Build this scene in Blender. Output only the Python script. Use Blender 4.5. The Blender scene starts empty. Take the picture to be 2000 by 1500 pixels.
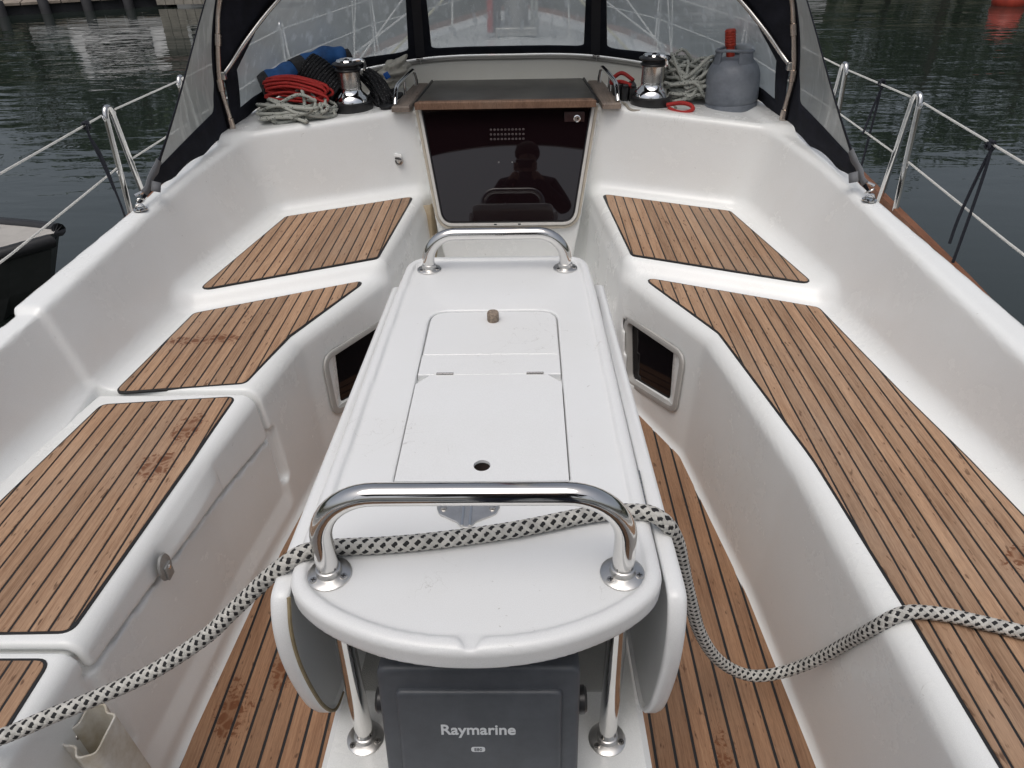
import bpy, bmesh, math, random
import numpy as np
from mathutils import Vector, Matrix
R = math.radians
scn = bpy.context.scene
COL = scn.collection
random.seed(7)
rng = np.random.default_rng(11)

# ------------------------------------------------------------------ camera, sky, sun, exposure
cam_d = bpy.data.cameras.new('camera'); cam = bpy.data.objects.new('camera', cam_d); COL.objects.link(cam)
cam_d.sensor_fit = 'HORIZONTAL'; cam_d.sensor_width = 36.0; cam_d.lens = 36.0*1390/2000
cam_d.clip_start = 0.03; cam_d.clip_end = 2000
_y, _p, _r = -0.02445535, 0.58794219, -0.02127176
_f = Vector((math.sin(_y)*math.cos(_p), math.cos(_y)*math.cos(_p), -math.sin(_p)))
_rt = Vector((math.cos(_y), -math.sin(_y), 0)); _up = _rt.cross(_f)
_r2 = _rt*math.cos(_r)+_up*math.sin(_r); _u2 = -_rt*math.sin(_r)+_up*math.cos(_r)
cam.matrix_world = Matrix(((_r2.x,_u2.x,-_f.x,0.0757),(_r2.y,_u2.y,-_f.y,0.0),(_r2.z,_u2.z,-_f.z,1.48),(0,0,0,1)))
scn.camera = cam

SUN_EL, SUN_AZ = 68, 200       # degrees; azimuth clockwise from the bow
w = bpy.data.worlds.new('World'); scn.world = w; w.use_nodes = True
nt = w.node_tree; nt.nodes.clear()
sky = nt.nodes.new('ShaderNodeTexSky'); sky.sky_type = 'NISHITA'; sky.sun_disc = False
sky.sun_elevation = R(SUN_EL); sky.sun_rotation = R(SUN_AZ); sky.air_density = 1.0; sky.dust_density = 6.0; sky.ozone_density = 1.0
hs = nt.nodes.new('ShaderNodeHueSaturation'); hs.inputs['Saturation'].default_value = 0.52
bg = nt.nodes.new('ShaderNodeBackground'); bg.inputs['Strength'].default_value = 0.15
wo = nt.nodes.new('ShaderNodeOutputWorld')
nt.links.new(sky.outputs[0], hs.inputs['Color']); nt.links.new(hs.outputs[0], bg.inputs['Color']); nt.links.new(bg.outputs[0], wo.inputs[0])
sl = bpy.data.lights.new('sun', 'SUN'); sl.energy = 0.8; sl.angle = R(50); sl.color = (1, .99, .975)
so = bpy.data.objects.new('sun', sl); COL.objects.link(so)
_sd = Vector((math.sin(R(SUN_AZ))*math.cos(R(SUN_EL)), math.cos(R(SUN_AZ))*math.cos(R(SUN_EL)), math.sin(R(SUN_EL))))
so.rotation_euler = _sd.to_track_quat('Z', 'Y').to_euler()
scn.view_settings.view_transform = 'Standard'; scn.view_settings.look = 'None'
scn.view_settings.gamma = 1.0; scn.view_settings.use_curve_mapping = False
scn.view_settings.exposure = -0.38
scn.render.engine = 'CYCLES'
scn.cycles.max_bounces = 10; scn.cycles.transparent_max_bounces = 16
scn.cycles.caustics_reflective = False; scn.cycles.caustics_refractive = False

# ------------------------------------------------------------------ materials
def mat(name, col, rough=.5, metal=0., spec=.5, coat=0., noise=None, bump=None, **kw):
    m = bpy.data.materials.new(name); m.use_nodes = True; t = m.node_tree; b = t.nodes['Principled BSDF']
    b.inputs['Base Color'].default_value = (*col, 1); b.inputs['Roughness'].default_value = rough
    b.inputs['Metallic'].default_value = metal; b.inputs['Specular IOR Level'].default_value = spec
    b.inputs['Coat Weight'].default_value = coat
    for k, v in kw.items(): b.inputs[k].default_value = v
    if noise or bump:
        tc = t.nodes.new('ShaderNodeTexCoord')
    if noise:      # (scale, amount[, second colour])
        n = t.nodes.new('ShaderNodeTexNoise'); n.inputs['Scale'].default_value = noise[0]; n.inputs['Detail'].default_value = 6
        n.inputs['Roughness'].default_value = .65
        t.links.new(tc.outputs['Object'], n.inputs['Vector'])
        c2 = noise[2] if len(noise) > 2 else tuple(c*(1-noise[1]) for c in col)
        r = t.nodes.new('ShaderNodeMapRange'); r.inputs[1].default_value = .38; r.inputs[2].default_value = .68
        t.links.new(n.outputs[0], r.inputs[0])
        mx = t.nodes.new('ShaderNodeMix'); mx.data_type = 'RGBA'
        mx.inputs[6].default_value = (*col, 1); mx.inputs[7].default_value = (*c2, 1)
        t.links.new(r.outputs[0], mx.inputs[0]); t.links.new(mx.outputs[2], b.inputs['Base Color'])
    if bump:       # (scale, strength, distance)
        n2 = t.nodes.new('ShaderNodeTexNoise'); n2.inputs['Scale'].default_value = bump[0]; n2.inputs['Detail'].default_value = 3
        t.links.new(tc.outputs['Object'], n2.inputs['Vector'])
        bp = t.nodes.new('ShaderNodeBump'); bp.inputs['Strength'].default_value = bump[1]; bp.inputs['Distance'].default_value = bump[2]
        t.links.new(n2.outputs[0], bp.inputs['Height']); t.links.new(bp.outputs[0], b.inputs['Normal'])
    return m

def gelcoat(name, col, rough, dirt):
    m = bpy.data.materials.new(name); m.use_nodes = True; t = m.node_tree; b = t.nodes['Principled BSDF']; N = t.nodes.new; L = t.links.new
    g = N('ShaderNodeNewGeometry')
    n1 = N('ShaderNodeTexNoise'); n1.inputs['Scale'].default_value = 3.2; n1.inputs['Detail'].default_value = 8; n1.inputs['Roughness'].default_value = .7
    n2 = N('ShaderNodeTexNoise'); n2.inputs['Scale'].default_value = 900; n2.inputs['Detail'].default_value = 1
    n3 = N('ShaderNodeTexNoise'); n3.inputs['Scale'].default_value = 46; n3.inputs['Detail'].default_value = 4; n3.inputs['Distortion'].default_value = 1.6
    for n in (n1, n2, n3): L(g.outputs['Position'], n.inputs['Vector'])
    r1 = N('ShaderNodeMapRange'); r1.inputs[1].default_value = .42; r1.inputs[2].default_value = .75; r1.inputs[4].default_value = dirt
    L(n1.outputs[0], r1.inputs[0])
    m1 = N('ShaderNodeMix'); m1.data_type = 'RGBA'; m1.inputs[6].default_value = (*col, 1)
    m1.inputs[7].default_value = (col[0]*.78, col[1]*.74, col[2]*.66, 1); L(r1.outputs[0], m1.inputs[0])
    r2 = N('ShaderNodeMapRange'); r2.inputs[1].default_value = .25; r2.inputs[2].default_value = .75; r2.inputs[3].default_value = .93; r2.inputs[4].default_value = 1.05
    L(n2.outputs[0], r2.inputs[0])
    m2 = N('ShaderNodeMix'); m2.data_type = 'RGBA'; m2.blend_type = 'MULTIPLY'; m2.inputs[0].default_value = 1
    L(m1.outputs[2], m2.inputs[6]); L(r2.outputs[0], m2.inputs[7])
    # tiny specks of dirt
    r3 = N('ShaderNodeMapRange'); r3.inputs[1].default_value = .735; r3.inputs[2].default_value = .78; L(n3.outputs[0], r3.inputs[0])
    m3 = N('ShaderNodeMix'); m3.data_type = 'RGBA'; m3.inputs[7].default_value = (.30, .28, .25, 1); L(m2.outputs[2], m3.inputs[6])
    mm = N('ShaderNodeMath'); mm.operation = 'MULTIPLY'; mm.inputs[1].default_value = .5; L(r3.outputs[0], mm.inputs[0]); L(mm.outputs[0], m3.inputs[0])
    n4 = N('ShaderNodeTexNoise'); n4.inputs['Scale'].default_value = 7; n4.inputs['Detail'].default_value = 5; n4.inputs['Distortion'].default_value = 2.2; L(g.outputs['Position'], n4.inputs['Vector'])
    s1 = N('ShaderNodeMath'); s1.operation = 'SUBTRACT'; s1.inputs[1].default_value = .5; L(n4.outputs[0], s1.inputs[0]); s2 = N('ShaderNodeMath'); s2.operation = 'ABSOLUTE'; L(s1.outputs[0], s2.inputs[0])
    s3 = N('ShaderNodeMapRange'); s3.inputs[1].default_value = .0035; s3.inputs[2].default_value = .001; s3.inputs[3].default_value = 0; s3.inputs[4].default_value = .35; L(s2.outputs[0], s3.inputs[0])
    s4 = N('ShaderNodeMapRange'); s4.inputs[1].default_value = .56; s4.inputs[2].default_value = .62; L(n1.outputs[0], s4.inputs[0]); s5 = N('ShaderNodeMath'); s5.operation = 'MULTIPLY'; L(s3.outputs[0], s5.inputs[0]); L(s4.outputs[0], s5.inputs[1])
    m4 = N('ShaderNodeMix'); m4.data_type = 'RGBA'; m4.inputs[7].default_value = (.33, .31, .28, 1); L(m3.outputs[2], m4.inputs[6]); L(s5.outputs[0], m4.inputs[0])
    L(m4.outputs[2], b.inputs['Base Color'])
    rr = N('ShaderNodeMapRange'); rr.inputs[3].default_value = rough-.08; rr.inputs[4].default_value = rough+.14; L(n1.outputs[0], rr.inputs[0]); L(rr.outputs[0], b.inputs['Roughness'])
    bp = N('ShaderNodeBump'); bp.inputs['Strength'].default_value = .10; bp.inputs['Distance'].default_value = .0006
    L(n2.outputs[0], bp.inputs['Height']); L(bp.outputs[0], b.inputs['Normal'])
    b.inputs['Coat Weight'].default_value = .22; b.inputs['Coat Roughness'].default_value = .10
    return m

STAINS = []  # (x, y, rx, ry, rot) wet foot marks, filled below before the teak material is made
def teak(name, base, dark, stains=(), grey=.35):
    m = bpy.data.materials.new(name); m.use_nodes = True; t = m.node_tree; b = t.nodes['Principled BSDF']; N = t.nodes.new; L = t.links.new
    g = N('ShaderNodeNewGeometry'); oi = N('ShaderNodeObjectInfo')
    off = N('ShaderNodeVectorMath'); off.operation = 'SCALE'; off.inputs[0].default_value = (3.7, 9.1, 5.3); L(oi.outputs['Random'], off.inputs['Scale'])
    pos = N('ShaderNodeVectorMath'); pos.operation = 'ADD'; L(g.outputs['Position'], pos.inputs[0]); L(off.outputs[0], pos.inputs[1])
    def noise(sc, detail, rough=.6, src=pos, dist=0.):
        mp = N('ShaderNodeMapping'); mp.inputs['Scale'].default_value = sc; L(src.outputs[0], mp.inputs[0])
        n = N('ShaderNodeTexNoise'); n.inputs['Scale'].default_value = 1; n.inputs['Detail'].default_value = detail; n.inputs['Roughness'].default_value = rough
        n.inputs['Distortion'].default_value = dist; L(mp.outputs[0], n.inputs['Vector']); return n
    def rng_(n, a, b_, c=0., d=1.):
        r = N('ShaderNodeMapRange'); r.inputs[1].default_value = a; r.inputs[2].default_value = b_; r.inputs[3].default_value = c; r.inputs[4].default_value = d
        L(n.outputs[0], r.inputs[0]); return r
    def mix(fac, a, b_, mode='MIX'):
        x = N('ShaderNodeMix'); x.data_type = 'RGBA'; x.blend_type = mode
        if isinstance(fac, (int, float)): x.inputs[0].default_value = fac
        else: L(fac.outputs[0], x.inputs[0])
        for i, v in ((6, a), (7, b_)):
            if isinstance(v, tuple): x.inputs[i].default_value = (*v, 1)
            else: L(v, x.inputs[i])
        return x.outputs[2]
    grain = noise((230, 7, 60), 5, .7, dist=.4); mid = noise((40, 3.0, 20), 4); big = noise((3, 2.2, 3), 5, .65, src=g); fleck = noise((95, 26, 60), 2, .5); fine = noise((700, 60, 100), 2)
    c = mix(rng_(grain, .36, .64), base, dark)
    c = mix(rng_(mid, .35, .7, 0, .55), c, tuple(x*1.25 for x in base))
    # silvered, weathered patches
    c = mix(rng_(big, .46, .72, 0, grey), c, (.40, .315, .245))
    # per-plank tone
    rv = N('ShaderNodeMapRange'); rv.inputs[3].default_value = .84; rv.inputs[4].default_value = 1.14; L(oi.outputs['Random'], rv.inputs[0])
    c = mix(1.0, c, rv.outputs[0], 'MULTIPLY')
    rf = N('ShaderNodeMapRange'); rf.inputs[1].default_value = .2; rf.inputs[2].default_value = .8; rf.inputs[3].default_value = .78; rf.inputs[4].default_value = 1.16; L(fine.outputs[0], rf.inputs[0])
    c = mix(1.0, c, rf.outputs[0], 'MULTIPLY')
    # dark water spots and pores
    c = mix(rng_(fleck, .655, .72, 0, .72), c, (.085, .038, .02))
    wet = None
    for (x, y, rx, ry, rot, thr) in stains:
        sb = N('ShaderNodeVectorMath'); sb.operation = 'SUBTRACT'; sb.inputs[1].default_value = (x, y, 0); L(g.outputs['Position'], sb.inputs[0])
        ro = N('ShaderNodeVectorRotate'); ro.rotation_type = 'Z_AXIS'; ro.inputs['Angle'].default_value = -rot; L(sb.outputs[0], ro.inputs['Vector'])
        ml = N('ShaderNodeVectorMath'); ml.operation = 'MULTIPLY'; ml.inputs[1].default_value = (1/rx, 1/ry, 0); L(ro.outputs[0], ml.inputs[0])
        ln = N('ShaderNodeVectorMath'); ln.operation = 'LENGTH'; L(ml.outputs[0], ln.inputs[0])
        nn = noise((70, 70, 1), 3, .6, src=g, dist=1.2)
        ad = N('ShaderNodeMath'); ad.operation = 'MULTIPLY_ADD'; ad.inputs[1].default_value = 2.2; L(nn.outputs[0], ad.inputs[0]); L(ln.outputs['Value'], ad.inputs[2])
        st = N('ShaderNodeMapRange'); st.inputs[1].default_value = thr+.12; st.inputs[2].default_value = thr-.12; st.inputs[3].default_value = 0; st.inputs[4].default_value = 1
        L(ad.outputs[0], st.inputs[0])
        if wet is None: wet = st
        else:
            mx = N('ShaderNodeMath'); mx.operation = 'MAXIMUM'; L(wet.outputs[0], mx.inputs[0]); L(st.outputs[0], mx.inputs[1]); wet = mx
    b.inputs['Roughness'].default_value = .62; b.inputs['Specular IOR Level'].default_value = .35
    if wet is not None:
        vo = N('ShaderNodeTexVoronoi'); vo.feature = 'DISTANCE_TO_EDGE'; vo.inputs['Scale'].default_value = 38; L(g.outputs['Position'], vo.inputs['Vector'])
        ve = N('ShaderNodeMapRange'); ve.inputs[1].default_value = .03; ve.inputs[2].default_value = .16; ve.inputs[3].default_value = .25; ve.inputs[4].default_value = .9; L(vo.outputs['Distance'], ve.inputs[0])
        wm = N('ShaderNodeMath'); wm.operation = 'MULTIPLY'; L(ve.outputs[0], wm.inputs[1]); L(wet.outputs[0], wm.inputs[0])
        c = mix(wm, c, (.15, .052, .019))
        rm = N('ShaderNodeMapRange'); rm.inputs[3].default_value = .62; rm.inputs[4].default_value = .3; L(wet.outputs[0], rm.inputs[0]); L(rm.outputs[0], b.inputs['Roughness'])
    L(c, b.inputs['Base Color'])
    bp = N('ShaderNodeBump'); bp.inputs['Strength'].default_value = .35; bp.inputs['Distance'].default_value = .0012
    L(grain.outputs[0], bp.inputs['Height']); L(bp.outputs[0], b.inputs['Normal'])
    return m

M = {}
M['gel'] = gelcoat('gelcoat_white', (.845, .858, .848), .23, .17)
M['gel_table'] = gelcoat('gelcoat_table', (.80, .81, .81), .32, .14)
M['gel_cream'] = gelcoat('gelcoat_cream', (.66, .64, .57), .4, .25)
TB, TD = (.405, .258, .162), (.235, .128, .072)
M['teak'] = teak('teak_seat', TB, TD, [(-.965, 1.868, .11, .028, .05, 1.85), (-.86, 1.88, .075, .034, .1, 1.85), (-.785, 1.43, .04, .075, -.15, 1.82), (-.805, 1.29, .045, .055, -.1, 1.92), (1.05, .99, .09, .035, .5, 1.65)])
M['teak_sole'] = teak('teak_sole', (.34, .195, .112), (.21, .105, .056), [(-.53, 1.06, .035, .07, .1, 1.8), (-.62, .95, .05, .10, .1, 1.72), (-.45, 1.1, .03, .05, 0, 1.7), (.5, .85, .05, .12, 0, 1.4)], .15)
M['teak_grey'] = teak('teak_weathered', (.20, .165, .14), (.11, .09, .075), (), .6)
M['teak_edge'] = teak('teak_edge', (.20, .12, .08), (.10, .055, .035), (), .25)
M['teak_trim'] = teak('teak_varnished', (.26, .11, .055), (.14, .055, .028), (), .1)
M['caulk'] = mat('black_caulk', (.012, .012, .013), .55)
M['steel'] = mat('stainless', (.72, .71, .69), .09, 1., noise=(9, .10))
M['steel_dull'] = mat('stainless_brushed', (.62, .60, .57), .26, 1., noise=(30, .18))
M['satin'] = mat('stainless_satin', (.72, .71, .69), .34, 1., noise=(25, .2))
M['chrome'] = mat('chrome', (.86, .86, .86), .045, 1.)
M['black'] = mat('black_plastic', (.014, .014, .015), .38, noise=(40, -.6))
M['fabric'] = mat('canvas_navy_black', (.011, .012, .017), .85, spec=.2, noise=(14, -.7), bump=(420, .35, .0008))
M['vent'] = mat('vent_dark', (.22, .19, .19), .35)
M['rub'] = mat('rubber_grey', (.10, .10, .105), .6)

# ------------------------------------------------------------------ helpers
def tag(o, label=None, cat=None, group=None, kind=None):
    if label: o['label'] = label
    if cat: o['category'] = cat
    if group: o['group'] = group
    if kind: o['kind'] = kind
    return o
def empty(name, loc=(0, 0, 0), parent=None):
    o = bpy.data.objects.new(name, None); COL.objects.link(o); o.location = loc; o.empty_display_size = .1
    if parent: o.parent = parent
    return o
class MB:
    def __init__(s): s.v = []; s.f = []; s.mi = []; s.uv = {}
    def add(s, v, f, mi=0):
        k = len(s.v); s.v += [tuple(map(float, p)) for p in v]; s.f += [tuple(int(i)+k for i in q) for q in f]; s.mi += [mi]*len(f); return s
    def box(s, x0, x1, y0, y1, z0, z1, mi=0):
        v = [(x0,y0,z0),(x1,y0,z0),(x1,y1,z0),(x0,y1,z0),(x0,y0,z1),(x1,y0,z1),(x1,y1,z1),(x0,y1,z1)]
        return s.add(v, [(0,3,2,1),(4,5,6,7),(0,1,5,4),(1,2,6,5),(2,3,7,6),(3,0,4,7)], mi)
    def build(s, name, mats, parent=None, smooth=True, bevel=0, sub=0, auto=None):
        me = bpy.data.meshes.new(name); me.from_pydata(s.v, [], s.f); me.validate()
        for m in (mats if isinstance(mats, (list, tuple)) else [mats]): me.materials.append(m)
        if len(s.mi) == len(me.polygons): me.polygons.foreach_set('material_index', s.mi)
        bm = bmesh.new(); bm.from_mesh(me); bmesh.ops.recalc_face_normals(bm, faces=bm.faces)
        if bevel: bmesh.ops.bevel(bm, geom=[e for e in bm.edges if len(e.link_faces) == 2 and e.calc_face_angle(0) > .5], offset=bevel, segments=3, affect='EDGES', profile=.5, clamp_overlap=True)
        bm.to_mesh(me); bm.free()
        me.polygons.foreach_set('use_smooth', [smooth]*len(me.polygons))
        o = bpy.data.objects.new(name, me); COL.objects.link(o)
        if parent: o.parent = parent
        if smooth: me.set_sharp_from_angle(angle=R(auto or 38))
        if sub:
            md = o.modifiers.new('s', 'SUBSURF'); md.levels = sub; md.render_levels = sub
        return o
def spline(pts, n=8, closed=False):
    P = [np.array(p, float) for p in pts]; out = []
    m = len(P)
    for i in range(m if closed else m-1):
        p0 = P[(i-1) % m] if closed else P[max(i-1, 0)]; p1 = P[i]; p2 = P[(i+1) % m]; p3 = P[(i+2) % m] if closed else P[min(i+2, m-1)]
        for k in range(n):
            t = k/n
            out.append(.5*((2*p1)+(-p0+p2)*t+(2*p0-5*p1+4*p2-p3)*t*t+(-p0+3*p1-3*p2+p3)*t**3))
    if not closed: out.append(P[-1])
    return out
def frames(pts, closed=False):
    P = np.array(pts); T = np.gradient(P, axis=0)
    if closed: T = np.roll(P, -1, 0)-np.roll(P, 1, 0)
    T /= np.linalg.norm(T, axis=1, keepdims=True)+1e-12
    n = np.cross(T[0], (0, 0, 1));
    if np.linalg.norm(n) < 1e-3: n = np.cross(T[0], (0, 1, 0))
    n /= np.linalg.norm(n); Ns = [n]
    for i in range(1, len(P)):
        n = Ns[-1]-T[i]*np.dot(Ns[-1], T[i]); n /= np.linalg.norm(n)+1e-12; Ns.append(n)
    Ns = np.array(Ns); return P, T, Ns, np.cross(T, Ns)
def tube(pts, r, seg=10, closed=False, cap=True):
    P, T, N_, B = frames(pts, closed); n = len(P)
    rr = np.broadcast_to(np.asarray(r, float), (n,))
    a = np.arange(seg)*2*np.pi/seg
    V = P[:, None]+rr[:, None, None]*(np.cos(a)[None, :, None]*N_[:, None]+np.sin(a)[None, :, None]*B[:, None])
    F = []
    for i in range(n if closed else n-1):
        j = (i+1) % n
        for k in range(seg): F.append((i*seg+k, i*seg+(k+1) % seg, j*seg+(k+1) % seg, j*seg+k))
    if cap and not closed: F += [tuple(range(seg))[::-1], tuple((n-1)*seg+k for k in range(seg))]
    return V.reshape(-1, 3).tolist(), F
def lathe(prof, seg=32, c=(0, 0, 0), cap=True):
    V = []; F = []
    for r, z in prof:
        for k in range(seg):
            a = 2*math.pi*k/seg; V.append((c[0]+r*math.cos(a), c[1]+r*math.sin(a), c[2]+z))
    for i in range(len(prof)-1):
        for k in range(seg): F.append((i*seg+k, i*seg+(k+1) % seg, (i+1)*seg+(k+1) % seg, (i+1)*seg+k))
    if cap: F += [tuple(range(seg))[::-1], tuple((len(prof)-1)*seg+k for k in range(seg))]
    return V, F
def fillet(poly, r, n=5):
    out = []; m = len(poly)
    rs = r if isinstance(r, (list, tuple)) else [r]*m
    for i in range(m):
        p = np.array(poly[i], float); a = np.array(poly[i-1], float); b = np.array(poly[(i+1) % m], float)
        u = (a-p); v = (b-p); lu, lv = np.linalg.norm(u), np.linalg.norm(v); u /= lu; v /= lv
        ang = math.acos(max(-1, min(1, float(u@v)))); rr = rs[i]
        if rr <= 0 or ang > math.pi-.06: out.append(tuple(p)); continue
        d = min(rr/math.tan(ang/2), lu*.45, lv*.45)
        s, e = p+u*d, p+v*d
        for k in range(n+1):
            t = k/n; out.append(tuple((1-t)**2*s+2*t*(1-t)*p+t*t*e))
    return out
def clip_x(poly, x0, x1):
    def half(P, f):
        o = []
        for i in range(len(P)):
            a, b = P[i-1], P[i]; fa, fb = f(a), f(b)
            if (fa >= 0) != (fb >= 0):
                t = fa/(fa-fb); o.append((a[0]+(b[0]-a[0])*t, a[1]+(b[1]-a[1])*t))
            if fb >= 0: o.append(b)
        return o
    P = half(list(poly), lambda p: p[0]-x0)
    return half(P, lambda p: x1-p[0]) if P else []
def area(P): return .5*sum(P[i-1][0]*P[i][1]-P[i][0]*P[i-1][1] for i in range(len(P)))
def clean(P, eps=.0008):
    o = []
    for p in P:
        if not o or math.dist(o[-1], p) > eps: o.append(p)
    if len(o) > 1 and math.dist(o[0], o[-1]) < eps: o.pop()
    return o
def inset(P, d):
    if area(P) < 0: P = P[::-1]
    o = []; n = len(P)
    for i in range(n):
        a, p, b = np.array(P[i-1]), np.array(P[i]), np.array(P[(i+1) % n])
        e1 = (p-a)/(np.linalg.norm(p-a)+1e-9); e2 = (b-p)/(np.linalg.norm(b-p)+1e-9)
        n1 = np.array((-e1[1], e1[0])); n2 = np.array((-e2[1], e2[0])); k = n1+n2; k /= max(.35, 1+float(n1@n2))
        o.append(tuple(p+k*d))
    return P, o
def prism(mb, P, z0, z1, bev=.001, mi=0):
    P = clean(P)
    if len(P) < 3: return mb
    P, Q = inset(P, bev); n = len(P)
    v = [(x, y, z0) for x, y in P]+[(x, y, z1-bev) for x, y in P]+[(x, y, z1) for x, y in Q]
    f = [tuple(range(n))[::-1], tuple(range(2*n, 3*n))]
    for k in (0, n):
        for i in range(n): j = (i+1) % n; f.append((k+i, k+j, k+n+j, k+n+i))
    return mb.add(v, f, mi)
def teak_panel(parent, name, poly, z, pitch, phase, m, skip=None, rad=.02, seam=.0048):
    pp = fillet(poly, rad)
    base = MB(); prism(base, inset(clean(pp), -.0055)[1], z-.006, z+.0012, .0006)
    pan = base.build(name, M['caulk'], parent)
    xs = [p[0] for p in poly]; k0 = math.floor((min(xs)-phase)/pitch); k1 = math.ceil((max(xs)-phase)/pitch)
    for k in range(k0, k1):
        x0, x1 = phase+k*pitch+seam/2, phase+(k+1)*pitch-seam/2
        if skip and x0 > skip[0] and x1 < skip[1]: continue
        P = clean(clip_x(pp, x0, x1))
        if len(P) < 3 or abs(area(P)) < 2.5e-4: continue
        q = MB(); prism(q, P, z-.005, z+.0026+random.uniform(-.0004, .0004), .0007); q.build('plank', m, pan, smooth=False)
    return pan

# signed-distance moulding helpers
def r_and(a, b, r): return np.minimum(-r, np.maximum(a, b))+np.sqrt(np.maximum(a+r, 0)**2+np.maximum(b+r, 0)**2)
def r_or(a, b, r): return np.maximum(r, np.minimum(a, b))-np.sqrt(np.maximum(r-a, 0)**2+np.maximum(r-b, 0)**2)
def nets(F, o, h):
    S = F < 0; nx, ny, nz = F.shape
    cnt = np.zeros((nx-1, ny-1, nz-1), np.uint8)
    for a in (0, 1):
        for b in (0, 1):
            for c in (0, 1): cnt += S[a:nx-1+a, b:ny-1+b, c:nz-1+c]
    act = (cnt > 0) & (cnt < 8); I = np.argwhere(act); del cnt
    idx = np.full(act.shape, -1, np.int32); idx[act] = np.arange(len(I), dtype=np.int32)
    acc = np.zeros((len(I), 3)); num = np.zeros(len(I)); cor = [(a, b, c) for a in (0, 1) for b in (0, 1) for c in (0, 1)]
    val = {q: F[I[:, 0]+q[0], I[:, 1]+q[1], I[:, 2]+q[2]].astype(np.float64) for q in cor}
    for q in cor:
        for ax in range(3):
            if q[ax] == 0:
                p = list(q); p[ax] = 1; p = tuple(p); f0, f1 = val[q], val[p]; m_ = (f0 < 0) != (f1 < 0)
                t = np.where(m_, f0/np.where(f0 == f1, 1, f0-f1), 0); pt = np.tile(np.array(q, float), (len(I), 1)); pt[:, ax] = t
                acc[m_] += pt[m_]; num[m_] += 1
    V = np.array(o)+(I+acc/num[:, None])*h
    Q = []
    for ax in range(3):
        sl0 = [slice(None)]*3; sl1 = [slice(None)]*3; sl0[ax] = slice(0, -1); sl1[ax] = slice(1, None)
        s0, s1 = S[tuple(sl0)], S[tuple(sl1)]; E = np.argwhere(s0 != s1); sg = s0[tuple(E.T)]
        u, v_ = [(1, 2), (2, 0), (0, 1)][ax]
        ok = (E[:, u] > 0) & (E[:, v_] > 0) & (E[:, u] < F.shape[u]-1) & (E[:, v_] < F.shape[v_]-1); E = E[ok]; sg = sg[ok]
        def g(du, dv):
            e = E.copy(); e[:, u] -= du; e[:, v_] -= dv; return idx[tuple(e.T)]
        q = np.stack([g(1, 1), g(0, 1), g(0, 0), g(1, 0)], 1); q[~sg] = q[~sg][:, ::-1]; Q.append(q)
    return V, np.concatenate(Q)
def nets_obj(name, F, o, h, m, parent=None):
    V, Q = nets(F, o, h); me = bpy.data.meshes.new(name)
    me.vertices.add(len(V)); me.vertices.foreach_set('co', V.astype(np.float32).ravel())
    me.loops.add(len(Q)*4); me.loops.foreach_set('vertex_index', Q.astype(np.int32).ravel())
    me.polygons.add(len(Q)); me.polygons.foreach_set('loop_start', np.arange(0, len(Q)*4, 4, dtype=np.int32))
    me.polygons.foreach_set('use_smooth', np.ones(len(Q), bool)); me.update(calc_edges=True); me.validate(); me.materials.append(m)
    ob = bpy.data.objects.new(name, me); COL.objects.link(ob)
    if parent: ob.parent = parent
    return ob
def seg_sd(X, Y, pts):
    """unsigned distance to an open polyline, for plan views"""
    D = np.full(X.shape, 1e9)
    for (ax, ay), (bx, by) in zip(pts[:-1], pts[1:]):
        ex, ey = bx-ax, by-ay; t = np.clip(((X-ax)*ex+(Y-ay)*ey)/(ex*ex+ey*ey), 0, 1); D = np.minimum(D, np.hypot(X-ax-t*ex, Y-ay-t*ey))
    return D
def poly_sd(X, Y, poly):
    ins = np.zeros(X.shape, bool); n = len(poly)
    for i in range(n):
        (ax, ay), (bx, by) = poly[i-1], poly[i]
        c = ((ay > Y) != (by > Y)); ins ^= c & (X < (bx-ax)*(Y-ay)/((by-ay) if by != ay else 1e-9)+ax)
    return seg_sd(X, Y, list(poly)+[poly[0]])*np.where(ins, -1, 1)

# ================================================================== the yacht: one moulded cockpit, deck and hull
yacht = empty('sailing_yacht'); tag(yacht, 'white fibreglass sailing yacht cockpit with teak slatted seats and sole', 'yacht')
Z_SOLE, Z_LOW, Z_UP = -.07, .40, .45
RISER = [(.36, 3.6), (.36, 3.15), (.425, 2.335), (.625, 1.885), (.70, 1.29), (.725, .876), (.738, .575), (.745, -1.3)]
BASE_Y = [-1.3, .6, 1.1, 1.28, 1.57, 2.06, 2.85, 3.7]; BASE_X = [1.215, 1.205, 1.18, 1.157, 1.11, 1.06, .955, .85]
TOP_Y = [-1.3, .5, 1.0, 1.37, 1.7, 2.18, 2.5, 2.87, 3.7]; TOP_X = [1.225, 1.22, 1.20, 1.175, 1.15, 1.125, 1.10, 1.03, .95]
OUT_Y = [-1.3, 1.0, 1.5, 2.19, 2.9, 3.2, 3.75]; OUT_X = [1.29, 1.28, 1.25, 1.19, 1.16, 1.13, 1.02]
def zc(y): return .64+(np.maximum(y, .6)-1.37)*.0745
LID_Y0, LID_Y1 = .79, 1.598

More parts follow.
